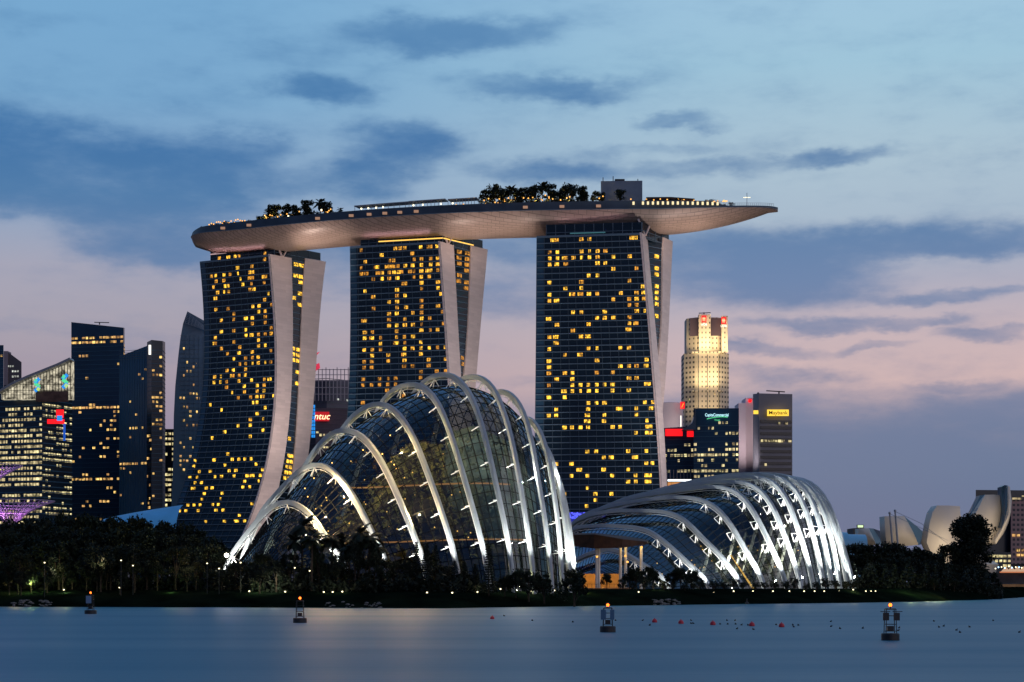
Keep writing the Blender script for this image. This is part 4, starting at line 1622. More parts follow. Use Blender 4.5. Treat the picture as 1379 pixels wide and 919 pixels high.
def windows(root, pl, face, yr, fh, bay, p, key, seed, full=(), wf=.72, hf=.5, cap=96, run=.45, D=None, zref=None):
    """lit windows on one face: yr = picture rows (top, bottom); full = rows lit end to end"""
    r = random.Random(seed)
    a, b2 = pl[face], pl[face + 1]
    D = D or (a.y + b2.y) / 2
    z1, z0 = ZZ(yr[0], D), ZZ(yr[1], D)
    L = (b2 - a).length
    nc = max(1, int(L / bay))
    u = (b2 - a) / nc
    fulls = [ZZ(f, D) for f in full]
    cells = []
    z = z1
    while z > z0:
        isf = any(abs(z - f) < fh * .51 for f in fulls)
        on = False
        rowp = p * r.choice((.3, .7, 1.0, 1.6))
        for c in range(nc):
            if isf:
                lit = r.random() < .93
            else:
                lit = r.random() < (run if on else rowp)
            on = lit
            if lit:
                cells.append((c, z, isf))
        z -= fh
    many = MB()
    r.shuffle(cells)
    for i, (c, z, isf) in enumerate(cells):
        q = a + u * (c + .5)
        w_, h_ = u.length * (wf if not isf else .86) * r.uniform(.7, 1.1), fh * hf * r.uniform(.85, 1.1)
        if i < cap:
            lit_window(key, (q.x, q.y, z - fh * .5), (u.x, u.y), w_, h_, root)
        else:
            lit_many(many, (q.x, q.y, z - fh * .5), (u.x, u.y), w_, h_)
    if many.v:
        many.build('lit_windows', M[key], root)['kind'] = 'stuff'


def text(body, size, loc, mt_, parent, name='lettering', u=(1, 0), extrude=.15, shear=0.0, wx=1.0):
    cu = bpy.data.curves.new(name, 'FONT')
    cu.body = body
    cu.size = size
    cu.extrude = extrude
    cu.offset = size * .004
    cu.shear = shear
    cu.align_x = 'CENTER'
    cu.align_y = 'CENTER'
    tmp = bpy.data.objects.new(name, cu)
    C.objects.link(tmp)
    me = bpy.data.meshes.new_from_object(tmp.evaluated_get(bpy.context.evaluated_depsgraph_get()))
    bpy.data.objects.remove(tmp)
    me.materials.clear()
    me.materials.append(mt_)
    o = bpy.data.objects.new(name, me)
    C.objects.link(o)
    o.scale = (wx, 1, 1)
    o.rotation_euler = (math.pi / 2, 0, math.atan2(u[1], u[0]))
    root = parent
    while root.parent:
        root = root.parent
    o.parent = parent
    if parent is root:
        o.matrix_parent_inverse = Matrix.Translation(-Vector(root.location))
    o.location = loc
    return o


def signboard(root, px0, px1, y0, y1, D, mt_, name='sign', th=.6, dy=-.6):
    mb = MB()
    a, b2 = P3(px0, y0, D), P3(px1, y1, D)
    mb.box(((a.x + b2.x) / 2, D + dy, (a.z + b2.z) / 2), (abs(b2.x - a.x), th, abs(a.z - b2.z)))
    return mb.build(name, mt_, root)


NIGHT = 'city towers behind the bay'
bl_ = mat('night_glass_blue', (0.008, 0.040, 0.085), .3, 0, .5, .3, .03)
bl2 = mat('night_glass_slate', (0.014, 0.075, 0.150), .35, 0, .5, .3, .03)
bl3 = mat('night_glass_black', (0.006, 0.020, 0.038), .3, 0, .5, .3, .03)
edge_ = mat('slab_edge_dim', (0.030, 0.095, .16), .5)
edge2 = mat('slab_edge_grey', (0.10, 0.115, .13), .6)

# sliver at the frame edge and the low lit block beside it
r1, pl, zt = tower_block('office_tower', 'dark blue glass tower cut off by the left frame edge', 'office tower', [(-40, 1650), (4.8, 1650)], 465, 40, bl_, NIGHT)
bands(r1, pl, 10, zt[0], 4.2, edge_)
windows(r1, pl, 0, (470, 540), 4.2, 3.4, .02, 'win_warm', 1)
r1, pl, zt = tower_block('office_tower', 'narrow block with rows of small pinkish lit windows at far left', 'office tower', [(5, 1760), (9, 1758), (29, 1755)], [473, 473, 488], 40, mat('night_stone', (.10, .09, .10), .6), NIGHT)
b_ = MB()
a, c_ = XY(5, 1756), XY(10.5, 1756)
b_.prism([a, c_, (c_[0], c_[1] + 12), (a[0], a[1] + 12)], 200, ZZ(473, 1756))
b_.build('stair_core', mat('mauve_core', (.22, .19, .22), .7), r1)
windows(r1, pl, 1, (490, 530), 5.0, 2.4, .35, 'win_white', 2, hf=.35)
# hall with the sloping lit roof on top of a lit office block
r1, pl, zt = tower_block('office_tower', 'office block with a curved lit glass hall sloping up on its roof', 'office tower', [(-30, 1300), (57, 1280), (97, 1310)], [538, 538, 538], 60, bl3, NIGHT)
bands(r1, pl, 8, zt[0], 3.9, edge_, .7)
windows(r1, pl, 0, (548, 705), 3.9, 2.6, .62, 'win_cream', 3, full=(577, 584, 600, 607, 615, 622, 646, 662), hf=.5, run=.85, cap=96)
windows(r1, pl, 1, (544, 700), 3.9, 2.8, .5, 'win_cream', 4, full=(544, 585, 607, 614, 640, 660), hf=.45, run=.8, cap=60)
hall = MB()
pts = [(2, 530), (20, 519), (40, 510), (60, 502), (80, 494), (97, 486)]
for i in range(len(pts) - 1):
    a, b2 = P3(pts[i][0], pts[i][1], 1278), P3(pts[i + 1][0], pts[i + 1][1], 1278)
    zb = ZZ(538, 1278)
    hall.hexa([(a.x, 1278, zb), (b2.x, 1278, zb), (b2.x, 1284, zb), (a.x, 1284, zb), (a.x, 1278, a.z), (b2.x, 1278, b2.z), (b2.x, 1284, b2.z), (a.x, 1284, a.z)])
hall.build('lit_hall', window_mat('hall_glow', (1, .92, .66), .75, False), r1)
hr = MB()
hp = [P3(x, y - 1.6, 1276) for x, y in [(0, 531)] + pts[1:]]
for i in range(len(hp) - 1):
    hr.beam(hp[i], hp[i + 1], 12, 1.6)
hr.build('curved_roof', mat('zinc_roof', (.25, .27, .30), .4, .3), r1)
hmu = MB()
for k in range(24):
    px = 3 + 4 * k
    y = np.interp(px, [p[0] for p in pts], [p[1] for p in pts])
    q = P3(px, y, 1277.2)
    hmu.beam((q.x, q.y, ZZ(538, 1278)), q, .4, .4)
for y_ in (532, 526, 518, 508):
    xa = np.interp(-y_, [-p[1] for p in pts], [p[0] for p in pts])
    hmu.beam(P3(max(2, xa), y_, 1277.2), P3(97, y_, 1277.2), .3, .3)
hmu.build('mullion', M['mullion'], r1)
wb = MB()
wb.prism([XY(48, 1274), XY(92, 1274), XY(92, 1276.5), XY(48, 1276.5)], ZZ(541, 1275), ZZ(527, 1275))
wb.build('terrace_wall', mat('brown_terrace', (.10, .06, .05), .7, 0, .2, .4, .2), r1)
# two folded logo signs (a twisted ribbon in blue and green)
for cx, cy, s in ((50, 518.5, 9.0), (87.5, 513.5, 9.5)):
    sg = MB()
    w2 = s * .48
    D = 1272
    def rib(pa, pb, mi):
        a, b2 = P3(cx + pa[0] * s, cy + pa[1] * s, D), P3(cx + pb[0] * s, cy + pb[1] * s, D)
        sg.beam(a, b2, .5, s * .50 * D / FPX, mi, (0, 0, 1))
    rib((.35, -.95), (-.35, -.25), 0)
    rib((-.35, -.25), (.35, .3), 1)
    rib((-.35, .95), (.35, .3), 0)
    rib((-.35, -.75), (.0, -.5), 1)
    rib((.35, .75), (.0, .5), 2)
    sg.build('logo_sign', [M['sign_blue'], M['sign_green'], emis('sign_lime', (.65, .9, .12), .9)], r1)
sb = signboard(r1, 76, 86, 552, 563, 1280, M['sign_red'])
signboard(r1, 64, 87, 565, 571, 1278, M['sign_red'])
signboard(r1, 77, 84, 560, 567, 1276, M['sign_blue'])
signboard(r1, 85.5, 88.5, 571, 594, 1285, emis('dim_blue', (.01, .12, .7), .7))

# tall dark slab with warm lit bands
r1, pl, zt = tower_block('office_tower', 'tall dark blue slab with two bright warm window rows, left skyline', 'office tower', [(96, 1420), (166.5, 1410), (168, 1424)], [434, 441.5, 442], 45, bl_, NIGHT)
bands(r1, pl, 8, zt[1] - 12, 3.55, edge_, .4)
windows(r1, pl, 0, (452, 545), 3.55, 2.9, .035, 'win_warm', 5, full=(455,), run=.3)
windows(r1, pl, 0, (546, 700), 3.55, 2.9, .12, 'win_warm', 6, full=(547, 642), run=.35)
windows(r1, pl, 1, (462, 690), 3.55, 2.9, .30, 'win_warm', 7, cap=30)
cr = MB()
cr.beam(P3(127, 434.3, 1410), P3(147, 434.8, 1410), .6, .6)
cr.beam(P3(134, 437.5, 1410), P3(134, 434.3, 1410), .8, .8)
cr.build('roof_crane', M['dark_metal'], r1)
# slanted lattice topped slab, and the taller rounded slab joined to it
r1, pl, zt = tower_block('apartment_tower', 'slate residential tower with a slanted lattice top, left skyline', 'apartment tower', [(161, 1330), (198, 1318)], [480, 466], 35, bl2, NIGHT)
piers(r1, pl, 10, zt[:2], 2.2, edge_, .35)
bands(r1, pl, ZZ(484, 1325), ZZ(470, 1325), 1.6, edge2, .25)
windows(r1, pl, 0, (496, 690), 3.3, 2.6, .045, 'win_warm', 8, full=(621,), run=.2)
r1, pl, zt = tower_block('apartment_tower', 'dark rounded tower with warm window clusters beside the slanted one', 'apartment tower', [(198, 1316), (204, 1310), (219, 1312), (222.5, 1330)], [461, 458, 459.5, 461], 35, bl3, NIGHT)
bands(r1, pl, 8, zt[0] - 6, 3.3, edge_, .3)
windows(r1, pl, 1, (478, 690), 3.3, 2.4, .14, 'win_warm', 9, full=(533, 543, 566, 571), run=.4)
windows(r1, pl, 0, (560, 690), 3.3, 1.8, .15, 'win_warm', 10)
sg = signboard(r1, 200.5, 203.5, 465, 478, 1308, M['sign_white'])
# sliver between
r1, pl, zt = tower_block('office_tower', 'short narrow block with pale lit floors beside the blade tower', 'office tower', [(221, 1400), (236, 1400)], 578, 35, bl3, NIGHT)
windows(r1, pl, 0, (581, 690), 4.0, 2.6, .5, 'win_cream', 12, full=(595, 636, 645, 650, 671), run=.7)
# blade tower
root = thing('apartment_tower', 'blue blade shaped tower with a pointed lattice crown, beside the left hotel tower', 'apartment tower', tuple(XY(260, 1360)) + (3,), NIGHT)
prof = [(700, 230), (660, 231.5), (620, 233), (560, 234), (520, 236), (480, 240), (455, 243), (436, 246.5)]
mb = MB()
Dd = 1350
lef = [P3(x, y, Dd) for y, x in prof]
for i in range(len(lef) - 1):
    a, b2 = lef[i], lef[i + 1]
    xr = XY(283, Dd)[0]
    mb.hexa([(a.x, Dd, a.z), (xr, Dd + 6, a.z), (xr, Dd + 40, a.z), (a.x, Dd + 36, a.z), (b2.x, Dd, b2.z), (xr, Dd + 6, b2.z), (xr, Dd + 40, b2.z), (b2.x, Dd + 36, b2.z)])
a = lef[-1]
tip = P3(252.3, 419.5, Dd)
xr, zr_ = XY(283, Dd)[0], ZZ(446, Dd)
mb.hexa([(a.x, Dd, a.z), (xr, Dd + 6, a.z), (xr, Dd + 40, a.z), (a.x, Dd + 36, a.z), (tip.x, Dd, tip.z), (xr, Dd + 6, zr_ + 2), (xr, Dd + 40, zr_ + 2), (tip.x, Dd + 36, tip.z)])
mb.build('facade', bl2, root)
lat = MB()
for k in range(7):
    f = k / 6
    p0, p1 = P3(252 + 25 * f, 421 + 20 * f, Dd - 1), P3(249 + 26 * f, 437 + 4 * f, Dd - 1)
    lat.beam(p0, p1, .3, .3)
    lat.beam(P3(252.5 - f * 3, 421 + 14 * f, Dd - 1), P3(277, 441 + 4 * f, Dd - 1), .25, .25)
lat.build('lattice_crown', mat('lattice_steel', (.22, .27, .33), .5), root)
pl = [Vector(XY(241, Dd - .3)), Vector(XY(276, Dd + 5.5))]
windows(root, pl, 0, (455, 690), 3.4, 2.2, .17, 'win_warm', 13, run=.35, wf=.6)
piers(root, [Vector(XY(250, Dd - .1)), Vector(XY(280, Dd + 5.2))], 20, ZZ(452, Dd), 3.2, edge_, .3)
bands(root, [Vector(XY(243, Dd - .1)), Vector(XY(280, Dd + 5.8))], 60, ZZ(450, Dd), 3.4, edge_, .3)

# between the left and middle hotel towers
r1, pl, zt = tower_block('office_tower', 'grey tower with an open lattice roof frame in the gap between hotel towers', 'office tower', [(405, 1450), (440, 1440), (478, 1460)], [512, 512, 512], 40, mat('dusk_mauve', (.10, .09, .12), .5, 0, .4, .2, .05), NIGHT)
bands(r1, pl, 60, zt[0], 3.8, edge2, .5)
lat = MB()
for i in range(11):
    px = 424 + 5 * i
    lat.beam(P3(px, 540, 1438), P3(px, 498 - (1 if i % 3 else 3), 1438), .6, .6)
for y_ in (498, 505, 513, 522, 531):
    lat.beam(P3(424, y_, 1438), P3(474, y_, 1438), .5, .5)
lat.build('roof_frame', mat('pale_frame', (.40, .36, .38), .5), r1)
windows(r1, pl, 1, (535, 541), 4, 3, .9, 'win_white', 14)
fl = MB()
fl.hexa([P3(423, 500, 1436), P3(431, 495, 1436), P3(431, 496, 1439), P3(423, 501, 1439), P3(423, 492, 1436), P3(430, 489, 1436), P3(430, 489, 1439), P3(423, 492, 1439)])
fl.hexa([P3(425, 481, 1436), P3(427, 478, 1436), P3(427, 478, 1439), P3(425, 481, 1439), P3(425, 476, 1436), P3(431, 474, 1436), P3(431, 474, 1439), P3(425, 476, 1439)])
fl.build('red_crown', emis('red_glow', (.9, .04, .10), .75), r1)
r1, pl, zt = tower_block('office_tower', 'dark purple block with a glowing red sign and blue light column', 'office tower', [(410, 1390), (425, 1380), (470, 1386)], [550, 550, 550], 40, mat('dusk_purple', (.045, .030, .055), .4, 0, .5, .2, .05), NIGHT)
bands(r1, pl, 60, zt[0], 3.8, mat('purple_edge', (.07, .05, .09), .5), .4)
sg = signboard(r1, 424.5, 443.5, 555, 567.5, 1379, emis('sign_red_box', (.85, .01, .02), .55), 'sign')
t_ = text('ntuc', 7.0, (P3(433.5, 561.5, 1379).x, 1377.6, ZZ(561.3, 1378)), emis('neon_letters', (1, .62, .35), 2.2), r1, 'lettering', shear=.25)
t_.parent = sg
t_.matrix_parent_inverse = Matrix()
bc = MB()
for k in range(9):
    for j in range(2):
        p = P3(420.5 + 2.7 * j, 547.5 + 5 * k, 1377)
        bc.box(p, (1.25, .5, 2.3))
bc.build('light_column', M['sign_blue'], r1)
windows(r1, pl, 1, (580, 606), 3.8, 2.6, .10, 'win_cream', 15)
windows(r1, pl, 1, (583, 590), 3.8, 2.6, .3, 'win_cream', 16)

# ---- right-hand group
stone_up = paneled('tower_stone', (.50, .44, .35), 3.4, 3.9, .9, .7, .02)


def grid_stone(name, col, bay, fh, wx, wz, dark):
    m_ = mat(name, col, .7)
    t2 = m_.node_tree
    bs = t2.nodes['Principled BSDF']
    o = t2.nodes.new('ShaderNodeTexCoord')
    s = t2.nodes.new('ShaderNodeSeparateXYZ')
    t2.links.new(o.outputs['Object'], s.inputs[0])

    def cell(sock, per, wid):
        a_ = t2.nodes.new('ShaderNodeMath')
        a_.operation = 'DIVIDE'
        a_.inputs[1].default_value = per
        t2.links.new(sock, a_.inputs[0])
        f_ = t2.nodes.new('ShaderNodeMath')
        f_.operation = 'FRACT'
        t2.links.new(a_.outputs[0], f_.inputs[0])
        c2 = t2.nodes.new('ShaderNodeMath')
        c2.operation = 'LESS_THAN'
        c2.inputs[1].default_value = wid
        t2.links.new(f_.outputs[0], c2.inputs[0])
        return c2.outputs[0]
    mu2 = t2.nodes.new('ShaderNodeMath')
    mu2.operation = 'MULTIPLY'
    t2.links.new(cell(s.outputs[0], bay, wx), mu2.inputs[0])
    t2.links.new(cell(s.outputs[2], fh, wz), mu2.inputs[1])
    mx = t2.nodes.new('ShaderNodeMix')
    mx.data_type = 'RGBA'
    mx.inputs[6].default_value = tuple(col) + (1,)
    mx.inputs[7].default_value = tuple(dark) + (1,)
    t2.links.new(mu2.outputs[0], mx.inputs[0])
    t2.links.new(mx.outputs[2], bs.inputs['Base Color'])
    return m_


gs = grid_stone('stone_window_grid', (.52, .45, .37), 2.9, 4.4, .52, .45, (.05, .05, .06))
gs2 = grid_stone('stone_slot_windows', (.52, .45, .37), 3.4, 4.4, .3, .4, (.06, .06, .07))
UD = 1600
ub = thing('office_tower', 'floodlit cream stone skyscraper with stepped octagonal top and red emblems', 'office tower', tuple(XY(952, UD + 25)) + (3,), NIGHT)


def octo(cx, w, d, ch):
    x0, x1 = cx - w / 2, cx + w / 2
    return [(x0, UD + ch), (x0 + ch, UD), (x1 - ch, UD), (x1, UD + ch), (x1, UD + d - ch), (x1 - ch, UD + d), (x0 + ch, UD + d), (x0, UD + d - ch)]


cxm = XY(952.5, UD)[0]
wl, wu = 61 / FPX * UD, 53 / FPX * UD
mb = MB()
mb.prism(octo(cxm, wl, wl, 9), 3, ZZ(475, UD))
mb.build('lower_shaft', gs, ub)
mb = MB()
po = [(p[0], p[1] + 3) for p in octo(cxm, wu, wl - 6, 8)]
mb.prism(po, ZZ(475, UD) - 1, ZZ(427, UD))
mb.build('upper_shaft', gs2, ub)
cpm = mat('crown_purple', (.06, .04, .06), .4)
for pa, pb in ((929, 941), (957, 972)):
    mb = MB()
    a, c_ = XY(pa, UD + 2.6), XY(pb, UD + 2.6)
    mb.prism([a, c_, (c_[0], c_[1] + 2), (a[0], a[1] + 2)], ZZ(452, UD), ZZ(428, UD))
    mb.build('crown_glazing', cpm, ub)
mb = MB()
for pa, pb, yb_, yt_ in ((941, 957, 475, 424), (972, 980, 475, 426)):
    a, c_ = XY(pa, UD - 1.5), XY(pb, UD - 1.5)
    mb.prism([a, c_, (c_[0], c_[1] + 6), (a[0], a[1] + 6)], ZZ(yb_, UD), ZZ(yt_, UD))
for pa, pb in ((938, 952), (953, 968)):
    a, c_ = XY(pa, UD - 2.0), XY(pb, UD - 2.0)
    mb.prism([a, c_, (c_[0], c_[1] + 2.2), (a[0], a[1] + 2.2)], 3, ZZ(476, UD))
mb.build('corner_pier', gs2, ub)
rc = mat('recess_shade', (.10, .09, .085), .7)  # proud dark strips: shade of vertical grooves put into the colour
for pa, pb in ((939.6, 941.0), (952.0, 953.2), (967.6, 969.0)):
    mb = MB()
    a, c_ = XY(pa, UD - 2.1), XY(pb, UD - 2.1)
    mb.prism([a, c_, (c_[0], c_[1] + 1.5), (a[0], a[1] + 1.5)], 3, ZZ(478, UD))
    mb.build('recess_shade_strip', rc, ub)
for yb_ in (475, 527):
    mb = MB()
    a, c_ = XY(922, UD - 2.4), XY(983, UD - 2.4)
    mb.box(((a[0] + c_[0]) / 2, UD + 1, ZZ(yb_, UD)), (c_[0] - a[0] - 13, 8, 1.2))
    mb.build('ledge', gs2, ub)
for cx_, cy_ in ((948, 430), (974.5, 432)):
    sb = signboard(ub, cx_ - 3.2, cx_ + 3.2, cy_ - 4.5, cy_ + 4.5, UD - 4, M['sign_red'], 'emblem_sign')
    em = MB()
    for k in (-1.3, 0, 1.3):
        em.beam(P3(cx_ + k, cy_ - 2.6, UD - 6), P3(cx_ + k, cy_ + 2.6, UD - 6), .35, .3)
    em.beam(P3(cx_ - 2.2, cy_ - .4, UD - 6), P3(cx_ + 2.2, cy_ - .4, UD - 6), .3, .35)
    eo = em.build('emblem', emis('emblem_glow', (1, .75, .35), 1.6))
    eo.parent = sb
    text('UOB', 2.7, (P3(cx_, 437.3 if cx_ < 960 else 440, UD - 5).x, UD - 5.2, ZZ(437.3 if cx_ < 960 else 439.5, UD - 5)), M['sign_white'], ub)
mb = MB()
mb.beam(P3(941, 422, UD + 8), P3(957, 421.4, UD + 8), .7, .7)
mb.beam(P3(948, 427, UD + 8), P3(948, 421, UD + 8), .9, .9)
mb.build('roof_crane', M['dark_metal'], ub)
pl = [Vector(XY(923, UD)), Vector(XY(982, UD))]
windows(ub, [Vector(XY(925, UD - 2.2)), Vector(XY(980, UD - 2.2))], 0, (512, 560), 5.0, 3.3, .12, 'win_cream', 20, hf=.42, wf=.5)
for px, py, tx, ty, e in ((934, 476, 936, 440, 8), (950, 476, 950, 440, 8), (965, 476, 965, 440, 8), (977, 476, 977, 445, 9), (930, 524, 934, 480, 7), (948, 524, 950, 485, 8), (968, 524, 966, 485, 8), (979, 520, 976, 480, 5), (928, 568, 934, 530, 4), (950, 560, 950, 520, 3), (975, 560, 970, 520, 3)):
    light('SPOT', P3(px, py, UD - 18), e * 4200, (1, .76, .38), P3(tx, ty, UD + 1), spot_size=math.radians(120), spot_blend=1, shadow_soft_size=3)

dr = thing('office_tower', 'round drum shaped pinkish tower behind the right hotel tower fin', 'office tower', tuple(XY(905, 1520)) + (3,), NIGHT)
mb = MB()
R = 21 / FPX * 1520 * .9
mb.lathe([(R, 0), (R, ZZ(541, 1510) - 3), (R * .98, ZZ(541, 1510) - 2.5), (.1, ZZ(541, 1510) - 2.5)], (XY(903, 1520)[0], 1520 + R, 3), 40)
mb.build('drum', mat('pink_concrete', (.62, .52, .52), .7, 0, .3, .1, .05), dr)
sb = signboard(dr, 916, 922, 541.5, 551, 1517, M['sign_red'], 'emblem_sign')
signboard(dr, 916.2, 917.5, 560, 575, 1517, M['sign_white'], 'light_strip')
signboard(dr, 922, 923, 540, 600, 1519, M['tower_side'], 'service_core')
em = MB()
em.beam(P3(918, 549, 1515.5), P3(920.5, 543.5, 1515.5), .5, .4)
em.build('emblem', M['sign_yellow'], dr)

r1, pl, zt = tower_block('office_tower', 'low dark block with a broad red lit panel at its top edge', 'office tower', [(889, 1400), (939, 1395)], [577, 574], 40, bl_, NIGHT)
bands(r1, pl, 60, zt[0] - 6, 4.1, edge_, .5)
windows(r1, pl, 0, (596, 634), 4.1, 2.6, .3, 'win_cream', 21, full=(609,), run=.6)
signboard(r1, 896, 919, 578, 587.5, 1396, M['sign_red'], 'red_panel')
signboard(r1, 925, 934.5, 578, 588.5, 1394, M['sign_red'], 'red_panel')
fl = MB()
for k in range(9):
    fl.beam(P3(898 + 4.6 * k, 645, 1392), P3(898 + 4.6 * k, 633, 1392), .5, .5)
fl.build('lobby_column', mat('lobby_col', (.5, .4, .36), .6), r1)
r1, pl, zt = tower_block('office_tower', 'dark office block with a cyan lit name sign and a swept wave roof edge', 'office tower', [(934, 1370), (995, 1365)], [550, 550], 45, bl_, NIGHT)
bands(r1, pl, 60, zt[0] - 10, 4.1, edge_, .5)
windows(r1, pl, 0, (566, 640), 4.1, 2.5, .22, 'win_cream', 22, full=(612, 634), run=.55)
wv = MB()
wp = [(920, 577), (926, 575), (932, 570), (936, 560), (937, 551)]
for i in range(len(wp) - 1):
    a, b2 = P3(*wp[i], 1366), P3(*wp[i + 1], 1366)
    zb = ZZ(579, 1366)
    wv.hexa([(a.x, 1366, zb), (b2.x + .01, 1366, zb), (b2.x + .01, 1380, zb), (a.x, 1380, zb), (a.x, 1366, a.z), (b2.x + .01, 1366, b2.z), (b2.x + .01, 1380, b2.z), (a.x, 1380, a.z)])
wv.build('wave_roof', bl_, r1)
text('CapitaCommercial', 3.3, (P3(965.5, 559, 1363).x, 1364, ZZ(559, 1363)), M['sign_cyan'], r1, wx=.72)
text('Trust', 2.0, (P3(966, 566.5, 1363).x, 1364, ZZ(565.8, 1363)), M['sign_green'], r1)
sw = MB()
sp_ = [P3(952 + 28 * k / 8, 564.5 - 3.0 * math.sin(k / 8 * 2.2), 1363.5) for k in range(9)]
for k in range(8):
    sw.beam(sp_[k], sp_[k + 1], .3, .5)
sw.build('sign_swoosh', M['sign_green'], r1)
rd = thing('office_tower', 'pale windowless twin slab tower with a red emblem beside the cyan sign', 'office tower', tuple(XY(1004, 1450)) + (3,), NIGHT)
mb = MB()
pk = mat('pale_pink_wall', (.72, .60, .64), .7, 0, .3, .08, .05)
for pa, pb, yt_, D in ((994.5, 1004.5, 543, 1440), (1004, 1015, 536, 1450)):
    a, c_ = XY(pa, D), XY(pb, D)
    mb.prism([a, c_, (c_[0], c_[1] + 25), (a[0], a[1] + 25)], 3, ZZ(yt_, D))
mb.build('twin_slab', pk, rd)
light('SPOT', P3(1006, 640, 1395), 90000, (1, .84, .84), P3(1004, 575, 1440), spot_size=math.radians(70), spot_blend=1, shadow_soft_size=2)  # spot added to lift the pale slab out of its neighbour's shadow
light('SPOT', P3(903, 640, 1470), 110000, (1, .84, .80), P3(903, 560, 1515), spot_size=math.radians(70), spot_blend=1, shadow_soft_size=2)  # spot added to brighten the drum wall
sb = MB()
p = P3(1010, 540, 1448)
sb.tube([(p.x, 1449, p.z), (p.x, 1447, p.z)], 1.5, 12)
sb.build('emblem_sign', M['sign_red'], rd)
r1, pl, zt = tower_block('office_tower', 'grey striped office tower with a yellow lit sign and roof crane arm', 'office tower', [(1014, 1420), (1022, 1405), (1067, 1410)], [531, 530, 531], 45, mat('grey_tower', (.20, .20, .23), .6, 0, .3, .1, .05), NIGHT)
dk_ = mat('ribbon_glass', (.014, .018, .026), .25)
mb = MB()
z = ZZ(566, 1406)
while z > 90:
    a, b2 = XY(1024, 1404.4), XY(1066, 1409.4)
    mb.hexa([(a[0], a[1], z - 2.2), (b2[0], b2[1], z - 2.2), (b2[0], b2[1] + .6, z - 2.2), (a[0], a[1] + .6, z - 2.2), (a[0], a[1], z), (b2[0], b2[1], z), (b2[0], b2[1] + .6, z), (a[0], a[1] + .6, z)])
    z -= 4.7
mb.build('ribbon_glazing', dk_, r1)
windows(r1, [Vector(XY(1024, 1403.6)), Vector(XY(1066, 1408.6))], 0, (566, 634), 4.7, 2.6, .10, 'win_cream', 24, full=(589,), hf=.4)
sg = signboard(r1, 1033, 1062, 552, 560.5, 1403.5, M['sign_yellow'], 'sign')
t_ = text('Maybank', 4.2, (P3(1048, 556, 1402).x, 1402.3, ZZ(556.2, 1402)), mat('sign_letters_dark', (.03, .02, .0), .5), r1)
t_.parent = sg
t_.matrix_parent_inverse = Matrix()
signboard(r1, 1014.5, 1021, 553, 558, 1404, M['sign_yellow'], 'sign')
mb = MB()
mb.beam(P3(1032, 526.5, 1415), P3(1057, 528, 1415), .8, .8)
mb.beam(P3(1049, 531, 1415), P3(1049, 527.5, 1415), 1, 1)
mb.ball(P3(1021, 530, 1412), .9)
mb.build('roof_crane', M['dark_metal'], r1)
# lit platform and blue-lit strip between the towers and domes
lp = thing('event_plaza', 'bright white lit canopy edge above warm lights behind the low dome', 'canopy', P3(915, 655, 800))
signboard(lp, 899, 931, 646, 648.5, 800, emis('cool_white', (.9, .95, 1), 2.2), 'canopy_edge')
signboard(lp, 899, 925, 650, 655, 801, window_mat('plaza_glow', (1, .45, .12), .9, False), 'lit_stalls')
mb = MB()
a, c_ = XY(895, 802), XY(935, 802)
mb.prism([a, c_, (c_[0], c_[1] + 25), (a[0], a[1] + 25)], 4, ZZ(655, 802))
mb.build('podium', M['tower_side'], lp)
bs = thing('light_screen', 'strip of glittering blue lights at the foot of the right hotel tower', 'light screen', P3(785, 697, 860))
mb = MB()
r = random.Random(5)
for k in range(150):
    p = P3(r.uniform(764, 800), r.uniform(690.5, 698.5), 860)
    mb.box(p, (.5, .4, .5))
mb.build('blue_lamp', emis('blue_lamps', (.10, .12, 1), 1.5), bs)
mb = MB()
a, c_ = XY(755, 861), XY(815, 861)
mb.prism([a, c_, (c_[0], c_[1] + 8), (a[0], a[1] + 8)], 4, ZZ(690, 861))
mb.build('screen_wall', mat('blue_wall', (.02, .02, .10), .5, emit=(.03, .04, .5), estr=.5), bs)

# ---- left low things: white shell roof, purple light tree, checkered canopy
sh = thing('shell_roof', 'pale blue shell roof rising above the trees beside the left hotel tower', 'roof', P3(180, 760, 860))
rows = []
for k in range(13):
    f = k / 12
    px = 128 + 109 * f
    yt_ = 706 - 29 * (f ** .62)
    x, _ = XY(px, 860)
    zt_ = ZZ(yt_, 860)
    zb = ZZ(716 + 12 * f, 860)
    rows.append([(x - 8 * s_ * (1 - f), 860 - 2 + 26 * (1 - math.cos(s_ * math.pi / 2)), zb + (zt_ - zb) * math.sin(s_ * math.pi / 2)) for s_ in [q / 8 for q in range(9)]])
mb = MB()
mb.loft(rows)
mb.build('shell', mat('white_membrane', (.10, .42, .72), .5, 0, .4, .08, .1), sh, True)
mb = MB()
for k in range(8):
    x, _ = XY(150 + 11 * k, 866)
    mb.tube([(x, 868, 3), (x, 866, ZZ(712, 866))], .4, 6)
mb.build('column', M['grey_steel'], sh)


